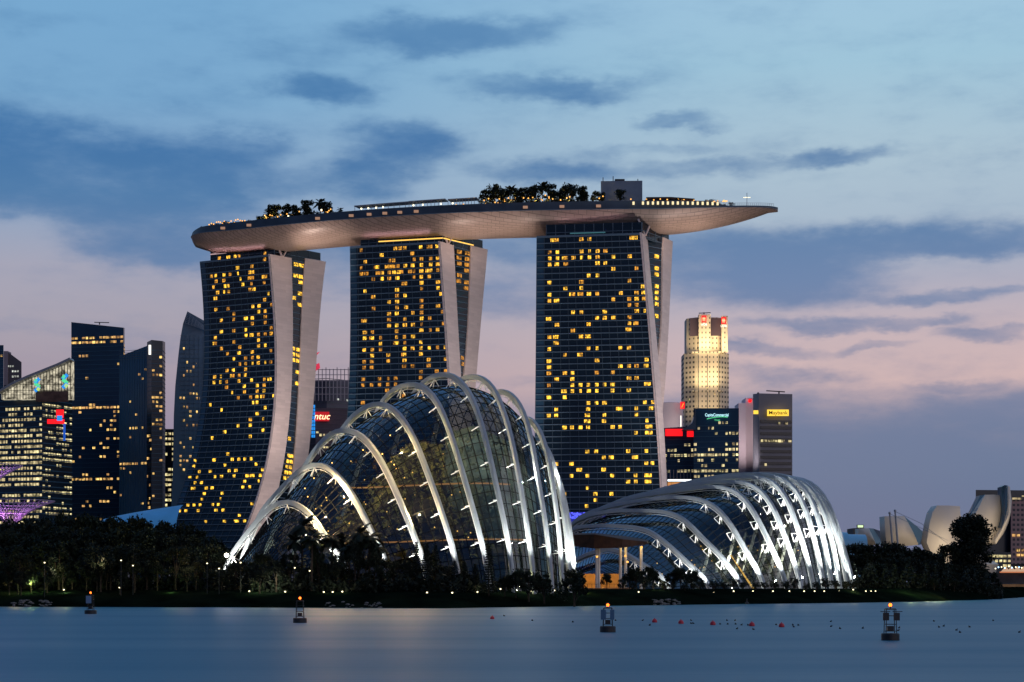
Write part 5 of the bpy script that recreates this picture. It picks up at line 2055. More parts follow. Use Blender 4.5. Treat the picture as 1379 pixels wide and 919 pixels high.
def super_tree(px, D, yrim, ytrunk, rad, label):
    x, y = XY(px, D)
    z0, z1 = ZZ(ytrunk, D), ZZ(yrim, D)
    rt = thing('light_tree', label, 'tree sculpture', (x, y, GZ), 'purple lit tree sculptures')
    k_ = MB()
    k_.tube([(x, y, 2), (x, y, z0)], [2.0, 1.6], 12)
    k_.build('trunk', mat('trunk_purple', (.12, .06, .14), .7, 0, .2, .3, .6), rt)
    br_ = MB()
    for k in range(46):
        a = 2 * math.pi * k / 46
        pts_ = []
        for q in range(9):
            f = q / 8
            rr = 1.8 + (rad - 1.8) * (f ** 1.7)
            zz_ = z0 - 3 + (z1 - z0 + 3) * (f ** .75)
            pts_.append((x + rr * math.cos(a), y + rr * math.sin(a), zz_))
        br_.tube(pts_, .16, 4, 0, False)
    for f in (.5, .7, .85, 1.0):
        rr, zz_ = 1.8 + (rad - 1.8) * f ** 1.7, z0 - 3 + (z1 - z0 + 3) * f ** .75
        br_.tube([(x + rr * math.cos(2 * math.pi * k / 40), y + rr * math.sin(2 * math.pi * k / 40), zz_) for k in range(41)], .12, 4, 0, False)
    br_.build('branch_canopy', mat('branch_steel', (.45, .35, .48), .5), rt)
    light('POINT', (x, y, z0 + 2.5), 9000, (.95, .45, 1), shadow_soft_size=.8)
    light('POINT', (x, y - 3, (z0 + z1) / 2 + 4), 3000, (.55, .12, 1), shadow_soft_size=.8)
    return rt


super_tree(15, 690, 675, 704, 16.5, 'bright purple lit funnel shaped steel tree standing above the left treetops')
super_tree(-26, 680, 627, 668, 15.5, 'taller dim purple steel tree cut off by the left frame edge')
cp = thing('canopy_roof', 'small domed canopy with a white checkered roof among the left trees', 'canopy', P3(24, 730, 520))
x, y = XY(25, 520)
mb = MB()
rows = []
for i in range(9):
    f = i / 8
    rows.append([(x + 5.0 * math.cos(a) * f, y + 4 * math.sin(a) * f, ZZ(718, 520) - 1.5 * f * f) for a in [2 * math.pi * k / 24 for k in range(25)]])
for i in range(8):
    for k in range(24):
        mb.quad(rows[i][k], rows[i][k + 1], rows[i + 1][k + 1], rows[i + 1][k], (i + k) % 2)
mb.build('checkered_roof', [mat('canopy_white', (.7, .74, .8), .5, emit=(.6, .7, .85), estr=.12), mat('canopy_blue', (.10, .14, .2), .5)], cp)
mb = MB()
for sx_ in (-3.5, 3.5):
    mb.tube([(x + sx_, y, 3), (x + sx_, y, ZZ(721, 520))], .2, 6)
mb.build('post', M['grey_steel'], cp)

# ---- lotus shaped museum and bridge, right
mu_ = thing('lotus_museum', 'white lotus shaped museum with upturned petals beyond the right trees', 'museum', P3(1275, 765, 1000))
pw = mat('white_petal', (.52, .48, .42), .5, 0, .4, .06, .05)
pdk = mat('petal_shade', (.02, .06, .12), .3)  # dark blue puts the shade of the turned-away flanks into their colour
MD = 1000


def petal(front, side, D, name='petal', bulge=6.0, back=14.0):
    """front: picture outline of the pale face; side: outline of the shaded flank turned away"""
    mb = MB()
    ps = [P3(x_, y_, D + (0 if i % 1 == 0 else 0)) for i, (x_, y_) in enumerate(front)]
    c = sum(ps, Vector()) / len(ps)
    n = len(ps)
    cc_ = c + Vector((0, -bulge, 0))
    ring = [c + (p - c) * .55 + Vector((0, -bulge * .7, 0)) for p in ps]
    mb.add(ps + ring + [cc_], [(i, (i + 1) % n, n + (i + 1) % n, n + i) for i in range(n)] + [(n + i, n + (i + 1) % n, 2 * n) for i in range(n)])
    bk = [p + Vector((0, back, 0)) for p in ps]
    mb.add(ps + bk, [(i, n + i, n + (i + 1) % n, (i + 1) % n) for i in range(n)])
    po_ = mb.build(name, pw, mu_, True)
    if side:
        sm_ = MB()
        ss_ = [P3(x_, y_, D + d_) for x_, y_, d_ in side]
        n2 = len(ss_)
        b2 = [p + Vector((0, 8, 0)) for p in ss_]
        sm_.add(ss_ + b2, [tuple(range(n2))] + [tuple(range(2 * n2 - 1, n2 - 1, -1))] + [(i, n2 + i, n2 + (i + 1) % n2, (i + 1) % n2) for i in range(n2)])
        so_ = sm_.build('petal_flank', pdk)
        so_.parent = po_
    return po_


petal([(1191, 695.5), (1204, 695), (1217.5, 695), (1223, 704), (1230, 717), (1237, 734), (1215, 736), (1194, 735), (1192, 715)], [(1217.3, 695.2, 2), (1231, 706, 8), (1245, 718, 14), (1250.5, 718.5, 20), (1249, 732, 20), (1237, 734, 2)], MD)
petal([(1262, 681), (1277, 681), (1292.6, 682), (1294, 700), (1293, 722), (1288, 745), (1276, 765), (1262, 757), (1254, 745), (1248, 731), (1252, 705), (1256, 690)], None, MD - 12)
petal([(1327, 666.5), (1338, 666.3), (1348, 667), (1350, 690), (1349, 705), (1344, 720), (1336, 732), (1325, 737), (1312, 725), (1309, 700), (1317, 686), (1322, 675)],
      [(1320, 667.5, 6), (1327, 666.5, 1), (1322, 675, 1), (1317, 686, 1), (1309, 700, 1), (1308, 692, 10)], MD - 4)
petal([(1357, 654), (1360, 656), (1362.5, 674), (1361.5, 690), (1358, 704), (1352, 718), (1341, 733), (1340, 728), (1349, 713), (1354, 700), (1357.5, 684), (1358, 668)],
      [(1348.5, 656, 4), (1353, 653.5, 4), (1357, 654, 1), (1358, 668, 1), (1357.5, 684, 1), (1354, 700, 1), (1348.5, 711, 1), (1350, 690, 6), (1348.5, 668, 6)], MD - 14)
petal([(1156, 712), (1170, 711.5), (1175, 722), (1180, 734), (1156, 734)], [(1170, 711.5, 3), (1176, 712, 8), (1190, 717, 12), (1190.5, 734, 12), (1180, 734, 3)], MD + 40, back=10)
mb = MB()
mb.lathe([(18, 0), (21, 8), (23, 14), (15, 20)], (XY(1290, MD + 20)[0], MD + 22, 2), 24)
mb.build('base_bowl', pw, mu_)
for px, py, e, tx, ty in ((1230, 752, 1.0, 1212, 712), (1268, 772, 2.2, 1270, 715), (1280, 770, 1.6, 1300, 715), (1345, 745, 1.4, 1335, 700), (1362, 745, .7, 1352, 700), (1165, 742, .35, 1165, 720)):
    light('SPOT', P3(px, py, MD - 46), 13500 * e, (1, .80, .56), P3(tx, ty, MD), spot_size=math.radians(80), spot_blend=1, shadow_soft_size=1.5)
for i, (px, py, pb, yb_) in enumerate(((1198, 691, 1204, 738), (1205.3, 688, 1211, 738))):
    ma = thing('bridge_mast', ('left', 'right')[i] + ' of the two thin leaning grey masts before the museum', 'mast', P3(pb, yb_, 930), 'leaning masts by the museum')
    mb = MB()
    mb.tube([P3(pb, yb_ + 20, 930), P3(px, py, 930)], [.65, .45], 8)
    mb.ball(P3(px, py, 930), .7)
    mb.build('pole', M['grey_steel'], ma)
    mb = MB()
    mb.tube([P3(px, py + 1, 930), P3(px + 35, py + 17, 926), P3(1276, 728 + i * 4, 922)], .12, 4)
    mb.build('stay_cable', M['grey_steel'], ma)
bd = thing('barrel_roofs', 'pair of blue barrel vault roofs right of the low dome', 'roof', P3(1148, 735, 900))
for pa, pb, yt_ in ((1127, 1144, 716), (1143, 1168.5, 719)):
    mb = MB()
    a, c_ = XY(pa, 900)[0], XY(pb, 900)[0]
    rows = []
    for k in range(9):
        an = math.pi / 2 * k / 8
        rows.append([(a - 1, 900 + 8 * (1 - math.cos(an)), ZZ(735, 900) + (ZZ(yt_, 900) - ZZ(735, 900)) * math.sin(an)), (c_, 900 + 8 * (1 - math.cos(an)), ZZ(735, 900) + (ZZ(yt_ + .5, 900) - ZZ(735, 900)) * math.sin(an))])
    mb.loft(rows)
    mb.box(((a + c_) / 2, 905, (ZZ(735, 900) + 3) / 2), (c_ - a - .5, 8, ZZ(735, 900) - 3))
    mb.build('vault', mat('blue_vault', (.16, .42, .62), .4, 0, .5, .06, .1), bd)
sm_ = thing('office_block', 'small flat block with a pale green sign above the barrel roofs', 'office block', P3(1158, 720, 1100))
mb = MB()
a, c_ = XY(1149, 1100), XY(1163.5, 1100)
mb.prism([a, c_, (c_[0], c_[1] + 20), (a[0], a[1] + 20)], 3, ZZ(711.5, 1100))
mb.prism([XY(1153.5, 1099), XY(1163.5, 1099), XY(1163.5, 1110), XY(1153.5, 1110)], ZZ(711.5, 1100), ZZ(707, 1100))
mb.build('block', mat('taupe_block', (.10, .09, .09), .7), sm_)
signboard(sm_, 1155, 1162, 707.6, 710.6, 1098, emis('pale_green', (.75, 1, .55), 1.1), 'sign')
# hotel behind the museum
r1, pl, zt = tower_block('hotel_block', 'slab building with dark roof band behind the museum petals, right edge', 'hotel', [(1314, 1300), (1420, 1310)], 660, 40, bl3, NIGHT)
mb = MB()
a, c_ = XY(1361.5, 1298.5), XY(1420, 1303)
mb.prism([a, c_, (c_[0], c_[1] + 1.5), (a[0], a[1] + 1.5)], ZZ(760, 1300), ZZ(674, 1300))
mb.build('balcony_grid', grid_stone('balcony_wall', (.30, .2, .2), 3.2, 3.6, .6, .5, (.05, .05, .06)), r1)
windows(r1, [Vector(XY(1362, 1298.2)), Vector(XY(1418, 1302))], 0, (678, 755), 3.6, 3.2, .10, 'win_warm', 31)
signboard(r1, 1363, 1376, 670.5, 673, 1298, M['win_cream'], 'lit_crown_strip')
signboard(r1, 1376, 1379, 667.5, 669.5, 1298, M['win_cream'], 'lit_crown_strip')
signboard(r1, 1315, 1320, 671, 674, 1298, M['win_cream'], 'lit_crown_strip')
r1, pl, zt = tower_block('podium_block', 'low podium with bright lit floors under the museum petals', 'building', [(1316, 1120), (1362, 1120)], 744, 25, bl3)
windows(r1, pl, 0, (746, 764), 3.0, 2.4, .8, 'win_cream', 32, full=(747, 751, 756, 760), hf=.55)
# road bridge
bg_ = thing('road_bridge', 'dark low road bridge with lit stalls on top at the right edge', 'bridge', P3(1365, 785, 760))
mb = MB()
a, c_ = P3(1335, 780, 770), P3(1450, 780, 770)
mb.box(((a.x + c_.x) / 2, 770, (ZZ(772, 770) + ZZ(785, 770)) / 2), (c_.x - a.x, 14, ZZ(772, 770) - ZZ(785, 770)))
for px in (1349, 1372, 1400):
    x, _ = XY(px, 772)
    mb.box((x, 772, ZZ(785, 770) / 2 - .5), (2.5, 8, ZZ(785, 770)))
mb.build('deck', mat('bridge_concrete', (.06, .06, .065), .8, 0, .2, .3, .2), bg_)
signboard(bg_, 1346, 1450, 770, 771.6, 762.4, emis('bridge_strip', (.9, .3, .12), .6), 'light_strip')
mb = MB()
for k in range(4):
    p = P3(1356 + 8 * k, 768, 762)
    mb.lathe([(2.0, 0), (.05, 2.2)], (p.x, 764, ZZ(770, 764)), 8)
mb.build('lit_tent', emis('tent_glow', (1, .62, .38), .55), bg_)
mb = MB()
for k in range(14):
    p = P3(1340 + 4.5 * k + rnd.uniform(-1, 1), 766 - rnd.uniform(0, 3), 761)
    mb.ball(p, .28, k % 2)
mb.build('string_light', [M['lamp_white'], emis('lamp_blue', (.3, .6, 1), 5)], bg_)
qw = thing('quay_wall', 'orange lit wall and stone quay under the bridge at right edge', 'wall', P3(1360, 795, 735))
mb = MB()
a, c_ = XY(1349, 738), XY(1420, 742)
mb.prism([a, c_, (c_[0], c_[1] + 3), (a[0], a[1] + 3)], 1, ZZ(787, 738))
mb.build('lit_wall', mat('orange_wall', (.5, .28, .12), .8, 0, .2, .3, .4), qw)
mb = MB()
a, c_ = XY(1358, 712), XY(1430, 716)
mb.prism([a, c_, (c_[0], c_[1] + 12), (a[0], a[1] + 12)], -1, ZZ(796, 712))
mb.build('stone_quay', paneled('quay_stone', (.3, .29, .27), 2.0, .6, .7, .8), qw)
for px in (1352, 1358, 1364, 1372):
    light('POINT', P3(px, 792, 733), 700, (1, .5, .12), shadow_soft_size=.4)
bo = thing('moored_boat', 'white lit low boat moored at the right shore before the quay wall', 'boat', P3(1338, 798, 650))
mb = MB()
a, c_ = P3(1322, 795, 668), P3(1349, 795, 668)
L = c_.x - a.x
rows = []
for k in range(7):
    f = k / 6
    hw = 1.6 * (1 - (2 * f - 1) ** 4 * .8)
    x = a.x + L * f
    rows.append([(x, 668 - hw, 2.6), (x, 668 - hw * .6, 1.4), (x, 668 + hw * .6, 1.4), (x, 668 + hw, 2.6)])
mb.loft(rows)
mb.build('hull', M['white_steel'], bo)
mb = MB()
mb.beam((a.x + 1, 667.2, 3.4), (c_.x - 1, 667.2, 3.4), 1.8, .35)
mb.build('lit_canopy', emis('violet_white', (.85, .8, 1), 1.3), bo)


# ------------------------------------------------------------------ trees
def leaf_quad(mb, p, s, r, flat=0.0):
    a = Vector((r.gauss(0, 1), r.gauss(0, 1), r.gauss(0, 1 - flat)))
    a.normalize()
    b_ = a.cross(Vector((r.gauss(0, 1), r.gauss(0, 1), r.gauss(0, 1)))).normalized()
    mb.quad(p - a * s, p - b_ * s * .5, p + a * s, p + b_ * s * .5)


def broadleaf(seed, H, R, key, label, cat='tree', trunk_h=.32, n=1500, leaf=.42, nc=17):
    r = random.Random(seed)
    root = thing('broadleaf_tree', label, cat)
    tb = MB()
    th = H * trunk_h
    tb.tube([(0, 0, -1.5), (.1, .05, th * .6), (.0, .1, th), (.15, 0, H * .62)], [.32, .25, .22, .08], 7)
    clumps = []
    for k in range(r.randint(nc - 2, nc + 2)):
        a = r.uniform(0, 2 * math.pi)
        rr = R * math.sqrt(r.random()) * .78
        zz_ = th + (H - th) * r.uniform(.18, .92)
        lim = math.sin(min(1, max(.12, (zz_ - th * .8) / (H - th * .8))) * math.pi * .86) ** .6
        c = Vector((rr * lim * math.cos(a), rr * lim * math.sin(a), zz_))
        clumps.append((c, R * r.uniform(.22, .40)))
        if k < 8:
            tb.tube([(0, 0, th * r.uniform(.7, 1.2)), tuple(c * .55 + Vector((0, 0, zz_ * .40))), tuple(c)], [.13, .09, .03], 5)
    tb.build('trunk', M['bark'], root)
    cm = MB()
    for k in range(n):
        c, cr_ = r.choice(clumps)
        d = Vector((r.gauss(0, 1), r.gauss(0, 1), r.gauss(0, .8)))
        d = d.normalized() * cr_ * (r.random() ** .4)
        leaf_quad(cm, c + d, leaf * r.uniform(.6, 1.4), r)
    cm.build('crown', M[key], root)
    return root


def palm(seed, H, key, label, n=15, fl=3.2):
    r = random.Random(seed)
    root = thing('palm_tree', label, 'palm tree')
    tb = MB()
    tb.tube([(0, 0, -1.2), (.15, 0, H * .4), (.1, .1, H * .8), (0, 0, H)], [.28, .2, .17, .15], 7)
    tb.build('trunk', M['bark'], root)
    cm = MB()
    for k in range(n):
        a = 2 * math.pi * k / n + r.uniform(-.2, .2)
        el = r.uniform(-.35, 1.2)
        L = fl * r.uniform(.8, 1.15)
        prev = Vector((0, 0, H))
        d = Vector((math.cos(a) * math.cos(el), math.sin(a) * math.cos(el), math.sin(el)))
        side = Vector((-math.sin(a), math.cos(a), 0))
        for q in range(7):
            nx = prev + d * L / 7
            d = (d + Vector((0, 0, -.20))).normalized()
            wl_ = .75 * math.sin(math.pi * (q + .8) / 8) * fl / 3.2
            for sg_ in (-1, 1):
                mid = (prev + nx) / 2
                cm.quad(prev, nx, nx + side * sg_ * wl_ * .8 + d * .25 - Vector((0, 0, .35 * wl_)), mid + side * sg_ * wl_ - Vector((0, 0, .4 * wl_)))
            prev = nx
    cm.build('crown', M[key], root)
    return root


def conifer(seed, H, R, key, label):
    r = random.Random(seed)
    root = thing('conifer_tree', label, 'conifer')
    tb = MB()
    tb.tube([(0, 0, -1.2), (0, 0, H * .97)], [.22, .04], 6)
    tb.build('trunk', M['bark'], root)
    cm = MB()
    lv = 20
    for i in range(lv):
        f = i / lv
        z = H * (.08 + .92 * f)
        rr = R * (1 - f) ** .85 + .15
        nb_ = 9
        for k in range(nb_):
            a = 2 * math.pi * (k + r.random() * .6) / nb_ + i
            L = rr * r.uniform(.65, 1.15)
            for q in range(4):
                g_ = (q + .6) / 4
                p = Vector((math.cos(a) * L * g_, math.sin(a) * L * g_, z - .25 * L * g_ + .12 * L * g_ * g_ * 2))
                leaf_quad(cm, p, .42, r, .4)
    cm.build('crown', M[key], root)
    return root


FAR = (0, -900, -200)
LB = 'dark leafy tree in the tree belt along the shore'
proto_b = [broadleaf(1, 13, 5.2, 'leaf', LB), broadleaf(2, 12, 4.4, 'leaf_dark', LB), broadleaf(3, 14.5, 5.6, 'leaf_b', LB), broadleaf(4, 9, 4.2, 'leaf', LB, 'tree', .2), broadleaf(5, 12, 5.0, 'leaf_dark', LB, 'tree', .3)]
hb = [13, 12, 14.5, 9, 12]
proto_p = [palm(6, 12, 'leaf_dark', 'dark palm before the tall dome', 17, 3.6), palm(7, 10, 'leaf', 'dark palm before the tall dome', 15, 3.2)]
proto_c = [conifer(8, 12, 2.0, 'leaf_dark', 'dark conifer'), conifer(9, 10, 2.4, 'leaf_dark', 'dark conifer')]
bush_p = [broadleaf(20, 3.2, 2.3, 'leaf', 'bush', 'shrub', .08, 420, .26), broadleaf(21, 2.6, 2.0, 'leaf_b', 'bush', 'shrub', .08, 380, .26)]
for b_ in bush_p:
    b_.name = 'round_bush'
used = set()


def put(protos, i, x, y, scale, label, group, z=None, sink=0.0):
    src = protos[i % len(protos)]
    zz_ = ground_z(x, y) if z is None else z
    key = src.name
    if key not in used:
        used.add(key)
        src.location = (x, y, zz_ - sink)
        src.rotation_euler = (0, 0, rnd.uniform(0, 6.28))
        src.scale = (scale, scale, scale) if isinstance(scale, (int, float)) else scale
        src['label'] = label
        if group:
            src['group'] = group
        elif 'group' in src:
            del src['group']
        return src
    o = dup(src, (x, y, zz_ - sink), rnd.uniform(0, 6.28), scale, label)
    if group:
        o['group'] = group
    elif 'group' in o:
        del o['group']
    return o


TOPL = [(-60, 706), (0, 704), (20, 700), (60, 698), (85, 693), (104, 688), (122, 698), (150, 701), (165, 695), (180, 698), (195, 700), (203, 707), (222, 706), (237, 700), (253, 703), (265, 712), (300, 722), (312, 742), (335, 750), (380, 748), (400, 735), (440, 742), (500, 745)]
TX, TY = [p[0] for p in TOPL], [p[1] for p in TOPL]
GL = 'trees on the shore left of the tall dome'
LL = 'dark leafy tree in the shore belt left of the tall glass dome'
k = 0
for D0, step, dy in ((505, 13, 0), (478, 15, 14), (455, 17, 34)):
    px = -25
    while px < (318 if D0 > 460 else 330):
        D = D0 + rnd.uniform(-9, 9)
        top = float(np.interp(px, TX, TY)) + dy + rnd.uniform(-2, 10)
        H = ZZ(top, D) - GZ
        i = rnd.randrange(0, 5)
        x, y = XY(px, D)
        sc_ = H / hb[i]
        put(proto_b, i, x, y, (min(sc_, 1.25) * rnd.uniform(.9, 1.15), min(sc_, 1.25), sc_), LL, GL)
        px += step * rnd.uniform(.75, 1.25)
        k += 1
# low trees and trunks at the front, lit from behind
for px in range(-5, 480, 17):
    D = 446 + rnd.uniform(-4, 6) if px < 330 else 441 + rnd.uniform(-3, 4)
    H = rnd.uniform(5.0, 7.5)
    x, y = XY(px + rnd.uniform(-5, 5), D)
    put(proto_b, rnd.randrange(0, 5), x, y, (H / 12, H / 12, H / 12), 'small dark tree at the front edge of the left shore', 'small trees at the front of the left shore')
# palms and big trees before the tall dome
for n_, (px, top, kind) in enumerate([(408, 698, 'p'), (420, 716, 'p'), (396, 722, 'p'), (447, 716, 'p'), (459, 722, 'p'), (470, 730, 'p'), (484, 709, 'p'), (498, 716, 'p'), (508, 730, 'p')]):
    D = 440 + rnd.uniform(-5, 5)
    x, y = XY(px, D)
    H = ZZ(top, D) - GZ
    put(proto_p, n_, x, y, H / (13.5 if n_ % 2 == 0 else 11.3), 'dark palm silhouetted before the left feet of the tall dome', 'palms before the tall dome')
for px, top in ((430, 735), (478, 728), (492, 724), (515, 752), (532, 757), (545, 755), (600, 762), (372, 752), (350, 754), (390, 745), (455, 745), (505, 745)):
    D = 437 + rnd.uniform(-4, 3)
    x, y = XY(px, D)
    H = ZZ(top, D) - GZ
    i = rnd.randrange(0, 5)
    put(proto_b, i, x, y, (.62, .62, H / hb[i]), 'dark leafy tree crowding the lower left of the tall dome', 'leafy trees before the tall dome')
CG = 'conifers before the tall dome'
for n_, (px, top) in enumerate([(560.7, 731), (575, 734), (586.6, 735), (625, 758), (640, 758), (658, 725), (612, 757), (550, 757)]):
    D = 432 + rnd.uniform(-3, 3)
    x, y = XY(px, D)
    H = ZZ(top, D) - GZ + .5
    if n_ == 5:
        put(proto_c, 0, x, y, (1.0, 1.0, H / 12), 'tallest dark conifer standing alone before the lit arches of the tall dome', None)
    else:
        put(proto_c, n_, x, y, (.95, .95, H / (12 if n_ % 2 == 0 else 10)), 'dark slender conifer in the row before the tall dome', CG)
for px, top in ((695, 768), (712, 769), (733, 773), (773, 769), (680, 775), (817, 773), (848, 768), (857, 765), (869, 764), (880, 768), (905, 768), (917, 766), (930, 768), (942, 776)):
    D = (433 if px < 790 else 498) + rnd.uniform(-3, 3)
    x, y = XY(px, D)
    H = ZZ(top, D) - ground_z(x, y)
    i = 3
    put(proto_b, i, x, y, (H / 9 * 1.0, H / 9, H / 9), 'low dark tree at the foot of the domes above the grass bank', 'low trees at the foot of the domes')
for px in list(range(520, 776, 13)) + list(range(845, 1170, 14)):
    D = 430 if px < 700 else (430 + (px - 700) * .2)
    x = XY(px, D)[0]
    y = shore_y(x) + 26 + rnd.uniform(-2, 4)
    put(bush_p, rnd.randrange(2), x, y, rnd.uniform(.55, 1.0), 'round dark bush along the promenade at the foot of the domes', 'bushes along the promenade')
# right shore belt
TOPR = [(1128, 738), (1140, 733), (1170, 732), (1209, 732), (1230, 739), (1255, 741), (1268, 750), (1345, 768)]
RX, RY = [p[0] for p in TOPR], [p[1] for p in TOPR]
for D0, dy, step in ((640, 0, 11), (612, 12, 13), (588, 28, 14)):
    px = 1133 if D0 > 600 else 1160
    while px < 1345:
        D = D0 + rnd.uniform(-8, 8)
        top = float(np.interp(px, RX, RY)) + dy + rnd.uniform(-1, 7)
        x, y = XY(px, D)
        if y < shore_y(x) + 22:
            y = shore_y(x) + 24
            x = XY(px, y)[0]
        H = ZZ(top, y) - GZ
        i = rnd.randrange(0, 5)
        sc_ = max(.3, H / hb[i])
        put(proto_b, i, x, y, (min(1.2, sc_ * 1.1), min(1.2, sc_ * 1.1), sc_), 'dark leafy tree in the belt right of the low dome', 'trees on the shore right of the low dome')
        px += step * rnd.uniform(.75, 1.25)
def undergrowth(pxs, y_off, zlo, zhi, n, label, seed):
    r = random.Random(seed)
    mb = MB()
    for k in range(n):
        px = r.uniform(*pxs)
        x = XY(px, 445 if px < 800 else 580)[0]
        y = shore_y(x) + y_off + r.uniform(0, 18)
        x = XY(px, y)[0]
        g0 = ground_z(x, y)
        top = zlo + (zhi - zlo) * (.5 + .5 * math.sin(px * .35 + 1.7 * math.sin(px * .11)))
        leaf_quad(mb, Vector((x, y, g0 + top * r.random() ** .8)), r.uniform(.35, .8), r)
    return tag(mb.build('undergrowth', M['leaf_dark'], None), label, 'undergrowth', kind='stuff')


undergrowth((-30, 335), 30, 2.5, 5.5, 9000, 'dark tangled undergrowth between the tree trunks of the left shore', 71)
undergrowth((335, 640), 22, 1.8, 4.2, 6500, 'dark tangled undergrowth at the left foot of the tall dome', 72)
undergrowth((1150, 1350), 26, 3.0, 8.0, 8000, 'dark tangled undergrowth beneath the trees of the right shore', 73)
# the big round tree
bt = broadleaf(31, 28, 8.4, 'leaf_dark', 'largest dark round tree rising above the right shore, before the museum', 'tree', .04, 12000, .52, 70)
x, y = XY(1306, 655)
bt.location = (x, y, GZ - 2)
s_ = (ZZ(692, 655) - GZ + 2) / 28
bt.scale = (s_ * 1.08, s_ * 1.08, s_)
sd = put(proto_b, 2, XY(1277, 648)[0], 648, (.9, .9, 1.05), 'spiky dark tree leaning against the left side of the largest round tree', None)
# roof-deck trees and palms
dp = palm(40, 7.5, 'leaf_dark', 'palm on the roof deck', 15, 3.4)
db = broadleaf(41, 8, 3.4, 'leaf', 'tree on the roof deck', 'tree', .35, 800, .36)
db2 = broadleaf(42, 7, 3.0, 'leaf_dark', 'tree on the roof deck', 'tree', .35, 700, .36)
GA = 'palms and trees on the roof deck above the left tower'
GB = 'trees on the roof deck between middle and right towers'
for n_, (px, top) in enumerate([(352, 281), (358, 279), (366, 280), (373, 276), (380, 279), (388, 282), (397, 277), (404, 275), (408, 273), (416, 270), (424, 275), (431, 275), (438, 277), (443, 281), (336, 293), (330, 297), (342, 294)]):
    xq = xs_at(px)
    q = deck_pt(xq, rnd.uniform(.2, .75), ZD - 1.4)
    H = ZZ(top, q.y) - q.z
    pr_ = dp if 395 < px < 445 and n_ % 2 else (db if n_ % 3 else db2)
    put([pr_], 0, q.x, q.y, max(.35, H / (8.6 if pr_ is dp else 8)) * (1.0 if pr_ is dp else 1.12), ('dark palm' if pr_ is dp else 'dark leafy tree') + ' on the roof deck above the left hotel tower', GA + (' ' if False else ''), z=q.z)
for n_, (px, top) in enumerate([(652, 256), (658, 252), (665, 249), (671, 252), (678, 255), (685, 253), (692, 254), (699, 256), (707, 253), (714, 251), (721, 250), (729, 247.5), (737, 248), (744, 254), (750, 258), (757, 250), (763, 249), (770, 250), (781, 251), (786, 252), (803, 258), (809, 257), (835, 256)]):
    xq = xs_at(px)
    q = deck_pt(xq, rnd.uniform(.3, .8), ZD - 1.4)
    H = ZZ(top, q.y) - q.z
    pr_ = (db, db2, db, db2, db, dp)[n_ % 6]
    put([pr_], 0, q.x, q.y, max(.35, H / (8.6 if pr_ is dp else 8)), ('dark palm' if pr_ is dp else 'dark leafy tree') + ' on the roof deck between the middle and right towers', GB, z=q.z)
for px in list(range(268, 346, 6)) + list(range(346, 446, 7)) + list(range(648, 800, 6)) + list(range(800, 815, 6)) + list(range(872, 990, 8)):
    xq = xs_at(px + rnd.uniform(-2, 2))
    q = deck_pt(xq, rnd.uniform(.55, .85), ZD - .8)
    if px > 965:
        q.z -= 1.2
    put(bush_p, rnd.randrange(2), q.x, q.y, rnd.uniform(.6, 1.05) * (1.25 if 640 < px < 800 or 345 < px < 446 else .8), 'low dark planting along the edge of the roof deck', 'shrubs along the roof deck', z=q.z)
for px in (656, 686, 722, 738, 765, 808, 356, 372):
    q = deck_pt(xs_at(px), .9, ZD + 1.2)
    light('POINT', q, 1300, (1, .6, .18), shadow_soft_size=.15)

# ------------------------------------------------------------------ lamps along the shore
pl_ = thing('path_lamp', 'small white lamp', 'path lamp')
mb = MB()
mb.tube([(0, 0, -.6), (0, 0, .75)], .07, 6)
mb.build('post', M['dark_metal'], pl_)
mb = MB()
mb.lathe([(.02, .76), (.18, .80), (.21, .95), (.12, 1.06), (.02, 1.08)], (0, 0, 0), 10)
mb.build('lamp_head', M['lamp_white'], pl_)
LAMPS = [(86, 794), (161, 791), (335.7, 796), (384, 796.6), (436, 797), (448, 797), (461, 796.5), (575, 797.7), (609, 798), (643, 797), (674, 793), (716, 796), (709, 791), (746.6, 795), (860, 797), (900, 798), (961, 798), (988, 796), (1014, 796),
         (1041, 796), (1063, 796), (1083, 796), (1097, 796), (1110, 796), (1130, 796), (1149, 794), (1166, 796), (1173, 796), (1179, 796), (1197, 798), (1222, 798), (60, 757), (163, 754), (179, 761), (279, 758), (295, 765), (324, 757), (397, 764), (417, 768)]
first = True
for px, py in LAMPS:
    D = 436.0
    for _ in range(8):
        x = XY(px, D)[0]
        D = shore_y(x) + 20
    if py < 785:
        D, zz_ = 436 + rnd.uniform(0, 3), None
    x, y = XY(px, D)
    z = ZZ(py, D) - 1.0
    gnd = ground_z(x, y)
    raise_ = max(0, z - gnd)
    hi = py < 785
    lab = 'tall lamp glowing white among the dark trees of the left shore' if hi else 'small white lamp at the top of the grass bank'
    gr = 'lamps among the left trees' if hi else 'lamps along the promenade'
    if first:
        o = pl_
        o.location = (x, y, z)
        o['label'], o['group'] = lab, gr
        first = False
    else:
        o = dup(pl_, (x, y, z), 0, 1.0 if not hi else .9, lab, gr)
    if raise_ > .5 or hi:
        for c_ in o.children:
            if c_.name.startswith('post'):
                c_.scale = (1, 1, 1)
                mb = MB()
                mb.tube([(0, 0, gnd - z - .5), (0, 0, .75)], .08, 6)
                c_.data = mb.mesh('tall_post', M['dark_metal'])
    if py > 785 and (px < 200 or 330 < px < 470 or 640 < px < 760):
        light('POINT', (x, y + .6, z + 2.0), 90, (1, .9, .55), shadow_soft_size=.2)
fs = thing('floodlight_mast', 'brightest white floodlight at the left foot of the tall dome', 'floodlight', tuple(XY(305, 462)) + (GZ,))
q = P3(305, 748, 462)
mb = MB()
mb.tube([(q.x, q.y, 3), (q.x, q.y, q.z - .3)], .16, 8)
mb.build('pole', M['dark_metal'], fs)
mb = MB()
mb.ball(q, .55, 0, 10)
mb.build('lamp_head', M['lamp_star'], fs)
